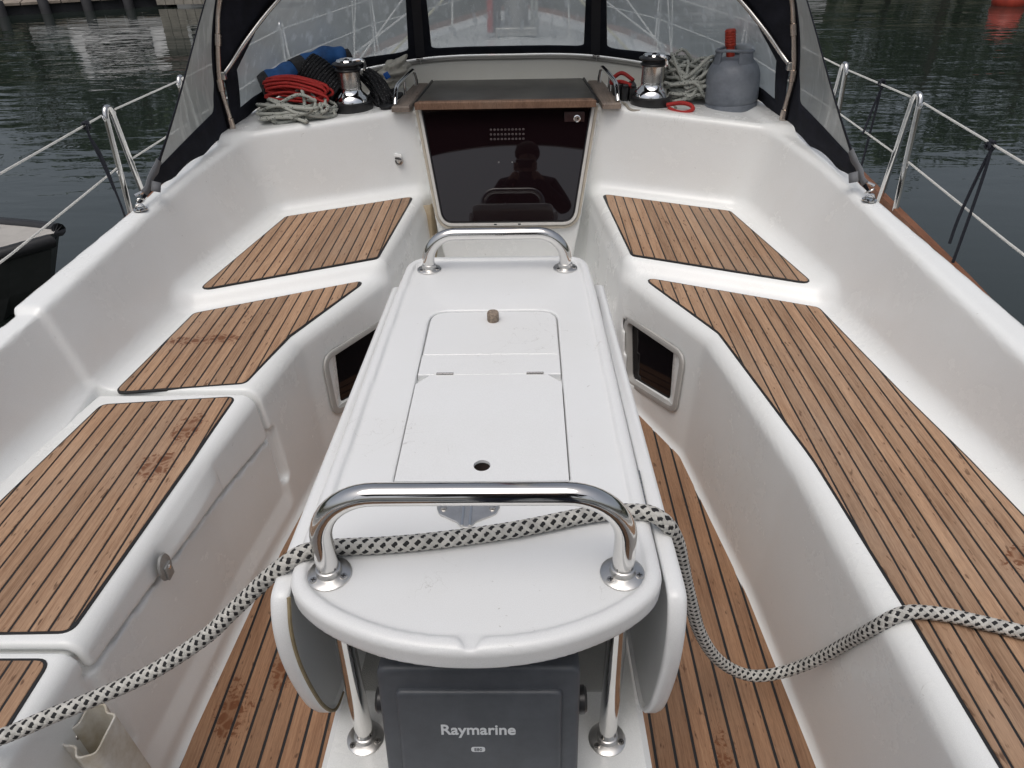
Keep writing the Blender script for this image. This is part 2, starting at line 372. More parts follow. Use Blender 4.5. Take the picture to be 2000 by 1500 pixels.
def seat_field(X, Y, Z, zl=Z_LOW):
    ax = np.abs(X)
    x2, y2 = ax[:, :, 0], Y[:, :, 0]+0*ax[:, :, 0]
    rp = fillet(RISER[1:-1], [0, .10, .14, .3, .3, 0], 8); rp = [RISER[0]]+rp+[RISER[-1]]
    yy = np.array([p[1] for p in rp])[::-1]; xx = np.array([p[0] for p in rp])[::-1]
    d2 = seg_sd(x2, y2, rp)*np.where(x2 > np.interp(y2, yy, xx), -1, 1)
    riser = (d2[:, :, None]-.05*(Z_LOW-Z)).astype(np.float32)
    low = r_and(riser, Z-zl, .045)
    n_ = np.array((.24, .53)); n_ /= np.linalg.norm(n_)
    step = -((ax-.47)*n_[0]+(Y-2.338)*n_[1])+.35*(Z-Z_UP)
    up = r_and(r_and(riser, step+0*Z, .03), Z-Z_UP, .04)
    return r_or(low, up, .028), riser

def cockpit_field(X, Y, Z):
    ax = np.abs(X)
    seat, riser = seat_field(X, Y, Z)
    t = np.clip((Z-.42)/(zc(Y)-.42), -.3, 1.3)
    yb = Y[0, :, 0]; xb = np.interp(yb, BASE_Y, BASE_X)[None, :, None]; xt = np.interp(yb, TOP_Y, TOP_X)[None, :, None]; xo = np.interp(yb, OUT_Y, OUT_X)[None, :, None]
    back = ((xb+(xt-xb)*t-ax)*.95).astype(np.float32)
    coam = r_and(r_and(back, Z-zc(Y), .018), (ax-xo)+0*Z, .016)
    bul = -((ax-.945)*.403+(Y-2.845)*.915)+.12*(Z-.45)
    bul = r_and(bul, (.385-.10*(.79-Z)/.49)-ax, .035)            # edge of the companionway recess
    cen = np.maximum(-(Y-3.002)+.29*np.maximum(Z-.345, -.02), ax-(.318+.158*(Z-.338)))
    shelf = Z-(.768+.025*np.clip((1-ax)/.6, 0, 1))
    b = r_and(np.minimum(bul, cen), shelf, .022)
    b = np.maximum(b, ax-xo)
    b = np.maximum(b, np.where(Z > .30, ((3.135-.0)-Y)*0-1, -1))
    F = r_or(seat, coam, .045)
    F = r_or(F, b, .045)
    F = r_or(F, Z-Z_SOLE+.004+0*ax, .03)
    return F, seat, riser
h = .0083
gx = np.arange(-1.34, 1.3401, h); gy = np.arange(-1.0, 3.76, h); gz = np.arange(-.12, .84, h)
X, Y, Z = np.meshgrid(gx.astype(np.float32), gy.astype(np.float32), gz.astype(np.float32), indexing='ij', sparse=True)
F, seat, riser = cockpit_field(X, Y, Z)
# the after port section is moulded a few millimetres lower, with a rounded step
port = (X < 0)
F = F+np.where(port, .014*np.clip((1.60-Y)/.016+.5, 0, 1), 0)*np.clip((Z+.02)/.05, 0, 1)
# port locker opening: let the lid sit in a rebate; gutters down the riser at each end
lipz = .24+(1.6-Y)*.105
lidbox = np.maximum(np.maximum(np.maximum(LID_Y0-Y, Y-LID_Y1), lipz-.014-Z), X+.58)
lidbox = np.maximum(lidbox, -1.10-X)
F = np.where(lidbox < 0, np.maximum(F, -np.maximum(-.028-F, -1)*0+F+.026), F)
for yg, zt, zb_ in ((1.612, .26, .06), (.788, .33, .08)):
    g = np.hypot((Y-yg)*1.0, np.maximum(-(riser+.004), 0)*.9)-.017-.02*np.clip((Z-zb_)/.25, 0, 1)*0
    g = np.maximum(np.maximum(g, zb_+(np.abs(Y-yg))*1.2-Z), Z-zt)
    F = np.where(port, np.maximum(F, -g), F)
uu = (np.abs(X)+.02-.44)/.38
du = poly_sd(*np.broadcast_arrays(uu[:, 0, :], Z[0, 0, :][None, :]), [((x-.44)/.38, z) for x, z in ((.443, .250), (.592, .292), (.595, .058), (.470, -.013))]).astype(np.float32)[:, None, :]
pl_ = np.maximum(np.maximum(du*.9+.016, -.045-riser), np.abs(Y-2.13)-.26)
F = np.maximum(F, -pl_)
nets_obj('moulding', F, (gx[0], gy[0], gz[0]), h, M['gel'], yacht)
del F, seat, riser
# locker lid (its own moulding)
h2 = .0048
lx = np.arange(-1.16, -.60, h2); ly = np.arange(LID_Y0-.03, LID_Y1+.03, h2); lz = np.arange(.19, .46, h2)
X, Y, Z = np.meshgrid(lx.astype(np.float32), ly.astype(np.float32), lz.astype(np.float32), indexing='ij', sparse=True)
S_, rs_ = seat_field(X, Y, Z)
S_ = S_+.006
lipz = .24+(1.6-Y)*.105
lip = np.clip(1-((Y-1.20)/.14)**2, 0, 1)**.6                    # finger bulge on the lip
S_ = S_-.014*lip*np.clip((.37-Z)/.05, 0, 1)*np.clip((Z-.2)/.05, 0, 1)
yb = ly[None, :, None]; xb = -np.interp(ly, BASE_Y, BASE_X)[None, :, None]+.012
Fl = np.maximum(S_, -(S_+.022))
Fl = r_and(Fl, np.maximum(LID_Y0+.006-Y, Y-LID_Y1+.006)+0*X+0*Z, .008)
Fl = r_and(Fl, lipz+.012*lip-Z+0*X, .006); Fl = np.maximum(Fl, xb-X)
lid = nets_obj('locker_lid', Fl, (lx[0], ly[0], lz[0]), h2, M['gel'], yacht)
del Fl, S_
# teak panels
P_S = .0367
teak_panel(yacht, 'seat_panel', [(.413, 3.012), (.901, 2.789), (1.007, 2.124), (.456, 2.371)], Z_UP, P_S, .494, M['teak'])
teak_panel(yacht, 'seat_panel', [(-.901, 2.789), (-.413, 3.012), (-.456, 2.371), (-1.004, 2.124)], Z_UP, P_S, -.491, M['teak'])
teak_panel(yacht, 'seat_panel', [(.49, 2.281), (1.011, 2.047), (1.062, 1.57), (1.099, 1.285), (1.116, 1.098), (1.14, .55), (1.145, -.55), (.795, -.55), (.783, .575), (.77, .876), (.745, 1.293), (.662, 1.891)], Z_LOW, P_S, .796, M['teak'], rad=[.02, .03, .6, .6, .6, .6, .02, .02, 1.2, 1.2, 1.2, .10])
teak_panel(yacht, 'seat_panel', [(-1.006, 2.047), (-.489, 2.285), (-.655, 1.895), (-.706, 1.635), (-1.048, 1.595)], Z_LOW, P_S, -1.023, M['teak'])
teak_panel(lid, 'seat_panel', [(-1.061, 1.540), (-.715, 1.573), (-.765, .823), (-1.115, .816), (-1.104, 1.17)], Z_LOW-.006, P_S, -1.023, M['teak'])
teak_panel(yacht, 'seat_panel', [(-1.12, .765), (-.776, .766), (-.785, -.55), (-1.13, -.55)], Z_LOW-.0135, P_S, -1.023, M['teak'])
soleR = [(.46, 2.60), (.50, 2.24), (.601, 1.995), (.64, 1.734), (.69, 1.226), (.716, .825), (.73, -.6)]
sole_poly = [(-x, y) for x, y in soleR][::-1][:0]+[(x, y) for x, y in soleR]+[(-x, y) for x, y in soleR[::-1]]
teak_panel(yacht, 'sole_panel', sole_poly, Z_SOLE, .0435, .352, M['teak_sole'], skip=(-.245, .245), rad=.01, seam=.0065)

# ------------------------------------------------------------------ water
def water_mat():
    m = bpy.data.materials.new('lake_water'); m.use_nodes = True; t = m.node_tree; b = t.nodes['Principled BSDF']; N = t.nodes.new; L = t.links.new
    b.inputs['Base Color'].default_value = (.017, .024, .020, 1); b.inputs['Roughness'].default_value = .02; b.inputs['IOR'].default_value = 1.6
    g = N('ShaderNodeNewGeometry')
    hts = []
    for sc, wgt, det, dist in (((.55, 1.1, 1), 1.0, 3, .3), ((1.7, 4.4, 1), .32, 3, .6), ((.12, .2, 1), 1.0, 2, 0)):
        mp = N('ShaderNodeMapping'); mp.inputs['Scale'].default_value = sc; mp.inputs['Rotation'].default_value = (0, 0, R(7)); L(g.outputs['Position'], mp.inputs[0])
        n = N('ShaderNodeTexNoise'); n.inputs['Scale'].default_value = 1; n.inputs['Detail'].default_value = det; n.inputs['Roughness'].default_value = .45; n.inputs['Distortion'].default_value = dist; L(mp.outputs[0], n.inputs['Vector'])
        x = N('ShaderNodeMath'); x.operation = 'MULTIPLY'; x.inputs[1].default_value = wgt; L(n.outputs[0], x.inputs[0]); hts.append(x)
    s = N('ShaderNodeMath'); L(hts[0].outputs[0], s.inputs[0]); L(hts[1].outputs[0], s.inputs[1])
    # calm close to the hull, livelier farther out
    gl = N('ShaderNodeMapRange'); gl.inputs[1].default_value = .40; gl.inputs[2].default_value = .66; gl.inputs[3].default_value = .25; gl.inputs[4].default_value = 1.0
    L(hts[2].outputs[0], gl.inputs[0])
    dl = N('ShaderNodeVectorMath'); dl.operation = 'LENGTH'; L(g.outputs['Position'], dl.inputs[0])
    dr = N('ShaderNodeMapRange'); dr.inputs[1].default_value = 4.5; dr.inputs[2].default_value = 11; dr.inputs[3].default_value = .12; dr.inputs[4].default_value = 1.0; L(dl.outputs['Value'], dr.inputs[0])
    m0 = N('ShaderNodeMath'); m0.operation = 'MULTIPLY'; L(gl.outputs[0], m0.inputs[0]); L(dr.outputs[0], m0.inputs[1])
    ms = N('ShaderNodeMath'); ms.operation = 'MULTIPLY'; L(s.outputs[0], ms.inputs[0]); L(m0.outputs[0], ms.inputs[1])
    bp = N('ShaderNodeBump'); bp.inputs['Strength'].default_value = 1.0; bp.inputs['Distance'].default_value = .06; L(ms.outputs[0], bp.inputs['Height'])
    L(bp.outputs[0], b.inputs['Normal'])
    return m
ZW = -.65
wm = MB(); wm.add([(-400, -400, ZW), (400, -400, ZW), (400, 400, ZW), (-400, 400, ZW)], [(0, 1, 2, 3)])
tag(wm.build('water', water_mat()), kind='structure')
# ------------------------------------------------------------------ portlights, locker latch, bulkhead fitting
M['hole_shade'] = mat('hole_shade_dark', (.06, .045, .04), .7)
M['worn'] = mat('worn_edge_brown', (.30, .24, .14), .7, noise=(60,.3))
def portlight(sx):
    root = MB()
    quad = [(.443, .250), (.592, .292), (.595, .058), (.470, -.013)]     # x, z on the angled riser
    def at(x, z, d):   # point on riser plane pushed d towards the sole
        y = 2.32-(x-.44)*(.45/.185); lean = .05*(.40-z)
        nx, ny = -.925, -.380
        off = d+lean
        return (sx*(x+nx*off), y+ny*off, z)
    def uv(q): # inset in plane coordinates (length along face, z)
        return [((x-.44)/.38, z) for x, z in q]
    out = fillet(uv(quad), .055, 8)
    def ring(d): return clean(inset(clean(out), d)[1]) if d else None
    o = clean(out); o = o[::-1] if area(o) < 0 else o
    def ins(d): return inset(o, d)[1]
    lev = [(0, .001), (.002, .006), (.006, .008), (.022, .006), (.027, -.020)]
    n = len(o); V = []; F = []
    for d, e in lev: V += [at(.44+.38*u, z, e) for u, z in ins(d)]
    for k in range(len(lev)-1):
        for i in range(n): F.append((k*n+i, k*n+(i+1) % n, (k+1)*n+(i+1) % n, (k+1)*n+i))
    fr = MB().add(V, F).build('portlight', M['port_frame'], yacht)
    MB().add([at(.44+.38*u, z, -.016) for u, z in ins(.0235)], [tuple(range(n))]).build('pane', M['smoked'], fr)
    sl = MB().add([at(.44+.38*u, z, -.015) for u, z in ins(.021)]+[at(.44+.38*u, z, -.015) for u, z in ins(.0265)]+[at(.44+.38*u, z, -.010) for u, z in ins(.023)], [(i, (i+1) % n, 2*n+(i+1) % n, 2*n+i) for i in range(n)]+[(2*n+i, 2*n+(i+1) % n, n+(i+1) % n, n+i) for i in range(n)])
    sl.build('gasket', M['black'], fr)
M['port_frame'] = mat('portlight_frame', (.44, .43, .41), .42, noise=(20, .1))
M['smoked'] = mat('smoked_acrylic', (.006, .004, .005), .03, spec=.3, IOR=1.38)
M['smoked_door'] = mat('smoked_door_acrylic', (.0085, .0042, .0052), .02, spec=.65, IOR=1.52)
portlight(1); portlight(-1)
lt = MB(); v, f = lathe([(.0001, .0), (.024, 0), (.026, .002), (.024, .006), (.012, .008), (.0001, .008)], 28); lt.add([(p[0], p[1]*1.0, p[2]) for p in v], f)
M['latch'] = mat('latch_grey', (.36, .36, .35), .42, .35, noise=(60, .3))
la = lt.build('latch', M['latch'], lid); la.rotation_euler = (0, R(90), 0); la.location = (-.7075, 1.045, .318); la.scale = (1.35, .95, 1)
lv = MB(); lv.box(-.006, .022, -.013, .013, .006, .012); l2 = lv.build('lever', M['latch'], la, bevel=.002)
MB().add(*lathe([(.004, .006), (.005, .013), (.003, .015)], 12)).build('pivot_screw', M['chrome'], la)
# small cover on the port bulkhead
pb = empty('socket_cover', (-.464, 3.068, .593), yacht); pb.rotation_euler = (R(90-7), 0, R(-23.8))
b1 = MB(); v, f = lathe([(.0001, .0), (.022, 0), (.022, .004), (.0195, .0055), (.0001, .0055)], 28); b1.add(v, f).build('cover', M['steel_dull'], pb)
b2 = MB(); b2.box(-.017, .017, .014, .028, 0, .008); b2.build('hinge', M['gel'], pb, bevel=.002)
b3 = MB(); v, f = tube([(.0145*math.cos(a), .0145*math.sin(a)-.001, .006) for a in np.linspace(math.pi, 2*math.pi, 14)], .0022, 6); b3.add(v, f); b3.box(-.0155, .0155, .004, .010, .005, .0072); b3.build('finger_slot', M['black'], pb)
# ------------------------------------------------------------------ instrument pedestal under the table
pd = MB(); prism(pd, fillet([(-.285, .36), (.29, .36), (.262, 1.72), (-.262, 1.72)], .05), Z_SOLE-.01, .275, .012)
ped = pd.build('pedestal', M['gel'], yacht)
gm = MB(); prism(gm, fillet([(-.245, .78), (-.03, .78), (-.03, 1.3), (-.225, 1.3)], .01), .2745, .278, .001); prism(gm, fillet([(.245, .78), (.03, .78), (.03, 1.3), (.225, 1.3)], .01), .2745, .278, .001)
M['nonskid'] = mat('nonskid_grey', (.46, .46, .44), .7, bump=(600, .8, .002))
gm.build('tread', M['nonskid'], ped, smooth=False)

# ================================================================== folding cockpit table
table = empty('cockpit_table', (0, .67, .275)); tag(table, 'white drop leaf cockpit table with two stainless hand rails', 'table')
tp = table
def T(o): o.location = Vector(o.location)-table.location; return o
arc = [tuple(float(c) for c in p) for p in spline([(-.268, .72), (-.2655, .688), (-.246, .655), (-.199, .6185), (-.132, .588), (-.067, .572), (0, .567), (.067, .572), (.132, .588), (.199, .6185), (.246, .655), (.2655, .688), (.268, .72)], 8)]
outl = fillet([(-.242, 1.822), (-.254, 1.60)], 0)[:0]+arc+fillet([(.268, .73), (.252, 1.60), (.243, 1.822), (-.243, 1.822), (-.252, 1.60), (-.268, .73)], [0, 0, .075, .075, 0, 0], 8)
h3 = .0042
tx = np.arange(-.29, .2901, h3); ty = np.arange(.52, 1.86, h3); tz = np.arange(.595, .715, h3)
X, Y, Z = np.meshgrid(tx.astype(np.float32), ty.astype(np.float32), tz.astype(np.float32), indexing='ij', sparse=True)
x2, y2 = np.broadcast_arrays(X[:, :, 0], Y[:, :, 0])
d2 = poly_sd(x2, y2, outl).astype(np.float32)[:, :, None]
Ft = r_and(d2+.10*(.69-Z)*0, Z-.6915, .013)
Ft = r_and(Ft, .648-Z+0*d2, .010)
notch = np.hypot(X/.022, np.minimum((Y-.60)/.05, 0)*1.0)-1
tray = r_and(d2+.024, .6845-Z+0*d2, .003)
tray_n = np.maximum(np.maximum(np.abs(X)-.006-.55*np.clip(Y-.574, 0, .05), Y-.612)+0*Z, .6850+.02*(.622-Y)-Z)     # drain spout through the after rim
Ft = np.maximum(Ft, -np.minimum(tray, np.maximum(tray_n, .574-Y)))
# round boss under the spout
# recess for the lids
rec2 = poly_sd(x2, y2, fillet([(-.150, .897), (.148, .897), (.150, 1.512), (-.152, 1.512)], [.012, .012, .05, .05], 6)).astype(np.float32)[:, :, None]
Ft = np.maximum(Ft, -r_and(rec2, .666-Z+0*d2, .004))
hol = np.hypot(X+.002, Y-.940)-.018
Ft = np.maximum(Ft, -np.maximum(hol+0*Z, .60-Z))
top = nets_obj('tabletop', Ft, (tx[0], ty[0], tz[0]), h3, M['gel_table'], tp); T(top)
del Ft
def slab_with_hole(name, poly, z0, z1, hole=None, m=None):
    mb = MB()
    if not hole: prism(mb, poly, z0, z1, .0015)
    else:
        cx, cy, r = hole; n = 48; P = clean(poly); ring = []; outer = []
        for k in range(n):
            a = 2*math.pi*k/n; dx, dy = math.cos(a), math.sin(a); ring.append((cx+r*dx, cy+r*dy)); best = 9
            for i in range(len(P)):
                p, q = P[i-1], P[i]; ex, ey = q[0]-p[0], q[1]-p[1]; den = dx*ey-dy*ex
                if abs(den) < 1e-9: continue
                t = ((p[0]-cx)*ey-(p[1]-cy)*ex)/den; s = ((p[0]-cx)*dy-(p[1]-cy)*dx)/den
                if t > 0 and -1e-6 <= s <= 1+1e-6: best = min(best, t)
            outer.append((cx+best*dx, cy+best*dy))
        V = [(x, y, z1) for x, y in outer]+[(x, y, z1) for x, y in ring]+[(x, y, z0) for x, y in outer]+[(x, y, z1-.006) for x, y in ring]; Fc = []
        for k in range(n):
            j = (k+1) % n; Fc += [(k, j, n+j, n+k), (n+k, n+j, 3*n+j, 3*n+k), (j, k, 2*n+k, 2*n+j)]
        mb.add(V, Fc)
    return mb.build(name, m or M['gel_table'], tp, smooth=True, auto=25)
lid_poly = [(x, y) for x, y in [(-.1475, .900), (.1455, .900), (.1465, 1.228), (-.1485, 1.228)]]
sq = []
for i in range(4):
    a, b = lid_poly[i], lid_poly[(i+1) % 4]
    sq += [(a[0]+(b[0]-a[0])*k/12, a[1]+(b[1]-a[1])*k/12) for k in range(12)]
tl = T(slab_with_hole('lid', sq, .668, .6852, (-.002, .940, .0145)))
T(slab_with_hole('hinge_strip', [(-.1485, 1.231), (.1465, 1.231), (.1468, 1.310), (-.149, 1.310)], .667, .6838))
T(slab_with_hole('fixed_panel', fillet([(-.148, 1.3135), (.1465, 1.3135), (.1465, 1.508), (-.1485, 1.508)], [.004, .004, .045, .045], 6), .667, .6822))
for hx in (-.093, .093):
    hm = MB()
    for k in range(5): hm.add(*tube([(hx-.017+k*.007, 1.2295, .6858), (hx-.0105+k*.007, 1.2295, .6858)], .0028, 8))
    hm.box(hx-.017, hx+.018, 1.2295, 1.236, .6842, .6858); T(hm.build('hinge', M['steel_dull'], tp))
# folded-down leaves
def leaf(sx):
    prof = spline([(.70, .672), (.672, .664), (.652, .62), (.648, .555), (.660, .47), (.685, .375), (.722, .305), (.77, .283), (.86, .280)], 6)
    prof = [(float(a), float(b)) for a, b in prof]
    pts = prof+[(1.60, .285), (1.66, .33), (1.68, .42), (1.68, .64), (1.668, .672)]
    pts = clean(pts)
    xo, xi = (.303, .274)
    if area(pts) < 0: pts = pts[::-1]
    n = len(pts); lev = [(xo-.008, 0), (xo-.002, .002), (xo, .008), None]
    V = []; F_ = []
    def ins(d): return inset(pts, d)[1] if d else pts
    L_ = [(xi, .009), (xi, .003), (xi+.003, 0), (xo-.010, 0), (xo-.003, .003), (xo, .012)]
    for x, d in L_: V += [(sx*x, y, z) for y, z in ins(d)]
    # recessed inner face
    V += [(sx*(xi+.006), y, z) for y, z in ins(.012)]
    for k in range(len(L_)-1):
        for i in range(n): F_.append((k*n+i, k*n+(i+1) % n, (k+1)*n+(i+1) % n, (k+1)*n+i))
    m_ = len(L_)
    F_.append(tuple((m_-1)*n+i for i in range(n)))
    for i in range(n): F_.append((i, (i+1) % n, m_*n+(i+1) % n, m_*n+i))
    F_.append(tuple(m_*n+i for i in range(n)))
    V = [(x*(1-.085*max(0, y-.72)), y, z) for x, y, z in V]; o = T(MB().add(V, F_).build('leaf', M['gel_table'], tp, auto=50)); return o
lfR = leaf(1); lfL = leaf(-1); lfL.location.x += .006
for lf, sx in ((lfR, 1), (lfL, -1)):
    em = MB(); e = spline([(.672, .664), (.652, .62), (.648, .555), (.660, .47), (.685, .375), (.722, .305), (.77, .283)], 6)
    em.add(*tube([(sx*.2735, y+.003, z+.001) for y, z in e], .0032, 6)); em.build('worn_edge', M['worn'], lf) if sx < 0 else None
    hm = MB()
    for y0 in (.84, 1.5):
        hm = MB()
        for k in range(9): hm.add(*tube([(sx*.2695*(1-.085*(y0-.72)), y0+k*.011, .672), (sx*.2695*(1-.085*(y0-.72)), y0+k*.011+.010, .672)], .0032, 8))
        hm.build('piano_hinge', M['steel_dull'], lf)
# stainless posts and hand rails
def flange(x, y, z, parent, dark=False, name='flange', r=.032):
    fl = MB(); fl.add(*lathe([(.0001, 0), (r, 0), (r, .003), (r-.004, .0055), (.019, .007), (.0178, .016), (.0165, .017), (.0001, .017)], 36, (x, y, z)))
    o = T(fl.build(name, M['satin'], parent))
    for k in range(3):
        a = math.radians(100+120*k); sc = MB(); sc.add(*lathe([(.0001, .0), (.0058, 0), (.0055, .002), (.0001, .0026)], 14, (x+.0245*math.cos(a), y+.0245*math.sin(a), z+.0052)))
        cxx, cyy = x+.0245*math.cos(a), y+.0245*math.sin(a)
        s_ = sc.build('screw', M['steel_dull'], o)
        cr = MB(); cr.box(cxx-.0034, cxx+.0034, cyy-.0008, cyy+.0008, z+.0076, z+.0081); cr.box(cxx-.0008, cxx+.0008, cyy-.0034, cyy+.0034, z+.0076, z+.0082); k_ = cr; 
        so_ = k_.build('screw', M['black'], o, smooth=False)
    return o
def arc_rail(y, hw, z0, z1, r, bend=.085):
    pts = [(-hw, y, z0)]
    for k in range(13):
        a = math.pi*k/24; pts.append((-hw+bend-bend*math.cos(a), y, z1-bend+bend*math.sin(a)))
    for k in range(13):
        a = math.pi/2*(1-k/12); pts.append((hw-bend+bend*math.cos(a), y, z1-bend+bend*math.sin(a)))
    pts.append((hw, y, z0))
    P = [np.array(pts[0])]
    for a, b in zip(pts[:-1], pts[1:]):
        a, b = np.array(a), np.array(b); n = max(1, int(np.linalg.norm(b-a)/.02)); P += [a+(b-a)*k/n for k in range(1, n+1)]
    return P
T(MB().add(*tube(arc_rail(.700, .211, .684, .8395, .016), .0158, 24)).build('hand_rail', M['steel'], tp))
T(MB().add(*tube(arc_rail(1.745, .181, .684, .784, .016, .075), .0158, 24)).build('hand_rail', M['steel'], tp))
for sx in (-1, 1):
    flange(sx*.211, .700, .6845, tp); flange(sx*.181, 1.745, .6845, tp)
    leg = T(MB().add(*tube([(sx*.211, .69, .272), (sx*.211, .695, .45), (sx*.211, .70, .625)], .0158, 24)).build('leg', M['steel'], tp))
    flange(sx*.211, .690, .275, tp)
hc = MB(); hc.add(*lathe([(.0001, .650), (.0168, .650), (.0172, .6795)], 24, (-.002, .940, 0), cap=False)); T(hc.build('hole_shade_liner', M['hole_shade'], tp))  # dark liner stands in for the shade inside the lid's finger hole
# compass-bracket plate on the table top
bp_ = MB(); pl = fillet([(-.072, .845), (.034, .845), (.026, .82), (-.006, .802), (-.014, .790), (-.026, .790), (-.034, .802), (-.064, .82)], .01, 4)
prism(bp_, pl, .684, .688, .001); pb2 = T(bp_.build('bracket_plate', M['satin'], tp))
rb = MB(); rb.add(*tube([(-.026, .85, .688), (-.026, .793, .688)], .0028, 8)); rb.add(*tube([(-.014, .85, .688), (-.014, .793, .688)], .0028, 8)); rb.build('rib', M['steel'], pb2)
for sx in (-.058, .020):
    sc = MB(); sc.add(*lathe([(.0001, 0), (.0058, 0), (.005, .003), (.0001, .004)], 12, (sx, .833, .688))); sc.build('screw', M['steel_dull'], pb2)
# cork plug on the table
ck = MB(); ck.add(*lathe([(.0001, 0), (.013, 0), (.0138, .003), (.0138, .020), (.012, .0235), (.0001, .024)], 24))
M['cork'] = mat('cork', (.34, .27, .21), .85, noise=(160, .7), bump=(220, .6, .002))
co = ck.build('cork_plug', M['cork']); co.location = (-.001, 1.464, .682); tag(co, 'small brown cork plug standing in the table top', 'plug')

# ================================================================== plotter sun cover
cov = empty('plotter_cover', (0, .59, .275)); tag(cov, 'dark grey plastic plotter sun cover under the table edge', 'plotter cover')
M['plastic_grey'] = mat('plotter_grey', (.062, .068, .078), .45, noise=(25, -.25), bump=(500, .2, .0006))
M['print'] = mat('silver_print', (.62, .64, .66), .5)
M['print_dark'] = mat('badge_text', (.10, .11, .12), .5)
tilt = R(10); cy, sy_ = math.cos(tilt), math.sin(tilt)
O = Vector((0.003, .602, .385)); UX = Vector((1, 0, 0)); UY = Vector((0, sy_, cy)); UN = Vector((0, -cy, sy_))
CM = Matrix(((1, UY.x, UN.x, O.x), (0, UY.y, UN.y, O.y), (0, UY.z, UN.z, O.z), (0, 0, 0, 1)))
base = cov.matrix_basis.inverted()
def CP(o): o.matrix_local = Matrix.Translation(-Vector((0, .59, .275)))@CM; return o
def shell(name, poly, z0, z1, bev, m, parent=cov):
    mb = MB(); P = clean(poly); P, _ = inset(P, 0); n = len(P); V = []; F_ = []
    lv = [(0, z0), (0, z1-bev)]+[(bev*(1-math.cos(a)), z1-bev+bev*math.sin(a)) for a in np.linspace(.25, math.pi/2, 5)]
    for d, z in lv: V += [(x, y, z) for x, y in inset(P, d)[1]]
    for k in range(len(lv)-1):
        for i in range(n): F_.append((k*n+i, k*n+(i+1) % n, (k+1)*n+(i+1) % n, (k+1)*n+i))
    F_ += [tuple((len(lv)-1)*n+i for i in range(n)), tuple(range(n))[::-1]]
    return mb.add(V, F_).build(name, m, parent, auto=50)
body = CP(shell('body', fillet([(-.147, -.10), (.147, -.10), (.147, .196), (-.147, .196)], .018), -.05, .018, .008, M['plastic_grey']))
pan = shell('raised_panel', fillet([(-.121, -.085), (.121, -.085), (.121, .158), (-.121, .158)], .012), .015, .026, .006, M['plastic_grey'], body)
for sx in (-1, 1):
    kn = MB(); kn.add(*lathe([(.0001, 0), (.021, 0), (.021, .010), (.017, .014), (.0001, .014)], 24)); k_ = kn.build('knob', M['black'], body)
    k_.rotation_euler = (0, R(90*sx), 0); k_.location = (sx*.1465, .095, -.02)
def text(s, size, x, y, z, m, parent, name='lettering', bold=.0):
    c = bpy.data.curves.new(name, 'FONT'); c.body = s; c.size = size; c.align_x = 'CENTER'; c.align_y = 'CENTER'; c.extrude = .0003; c.offset = bold
    o = bpy.data.objects.new(name, c); COL.objects.link(o)
    dg = bpy.context.evaluated_depsgraph_get(); me = bpy.data.meshes.new_from_object(o.evaluated_get(dg)); COL.objects.unlink(o); bpy.data.objects.remove(o)
    me.materials.clear(); me.materials.append(m); q = bpy.data.objects.new(name, me); COL.objects.link(q); q.parent = parent; q.location = (x, y, z); return q
tx_ = text('Raymarine', .0280, -.003, .083, .0263, M['print'], pan, bold=.0005); tx_.scale = (.94, 1, 1)
bd = MB(); bw = fillet([(-.0105, -.0052), (.0105, -.0052), (.0105, .0052), (-.0105, .0052)], .0052, 6); prism(bd, bw, .0257, .0264, .0002)
bo = bd.build('badge', M['print'], pan); bo.location = (-.004, .043, 0); text('E80', .0082, 0, 0, .0267, M['print_dark'], bo)
cl = MB(); cl.box(-.02, .03, -.05, .06, -.25, -.05); 

# ================================================================== black-and-white braided mooring rope
def braid(path, rad, n=8, pitch=.068, black=(0, 2, 4, 6), res=.0024, w=1.02):
    P = np.array(path); s = np.concatenate([[0], np.cumsum(np.linalg.norm(np.diff(P, axis=0), axis=1))])
    m = int(s[-1]/res); ss = np.linspace(0, s[-1], m); P = np.stack([np.interp(ss, s, P[:, i]) for i in range(3)], 1)
    P, T_, N_, B_ = frames(P); mb = MB(); k = 6
    aa = np.arange(k)*2*np.pi/k
    for d in (1, -1):
        for j in range(n):
            wj = w*1.18 if (d > 0 and j in black) else w
            ph = 2*np.pi*(j/n)+d*2*np.pi*ss/pitch
            # over/under wave: n crossings of each family per turn, two over two under
            wav = d*np.cos(n*2*np.pi*ss/pitch)
            rr = rad*(.87+.085*np.tanh(1.8*wav))
            c, sn = np.cos(ph), np.sin(ph)
            e1 = c[:, None]*N_+sn[:, None]*B_; e2 = -sn[:, None]*N_+c[:, None]*B_
            ctr = P+rr[:, None]*e1
            tang = T_+d*(2*np.pi*rad/pitch)*e2; tang /= np.linalg.norm(tang, axis=1, keepdims=True)
            side = np.cross(tang, e1)
            hw = rad*2*np.pi/n*.5*wj; th = rad*.13
            V = ctr[:, None]+hw*np.cos(aa)[None, :, None]*side[:, None]+th*np.sin(aa)[None, :, None]*e1[:, None]
            Fc = []
            base_ = np.arange(m-1)[:, None]*k+np.arange(k)[None]
            nxt = np.arange(m-1)[:, None]*k+(np.arange(k)[None]+1) % k
            Q = np.stack([base_, nxt, nxt+k, base_+k], -1).reshape(-1, 4)
            yield V.reshape(-1, 3), Q, (1 if (d > 0 and j in black) else 0)
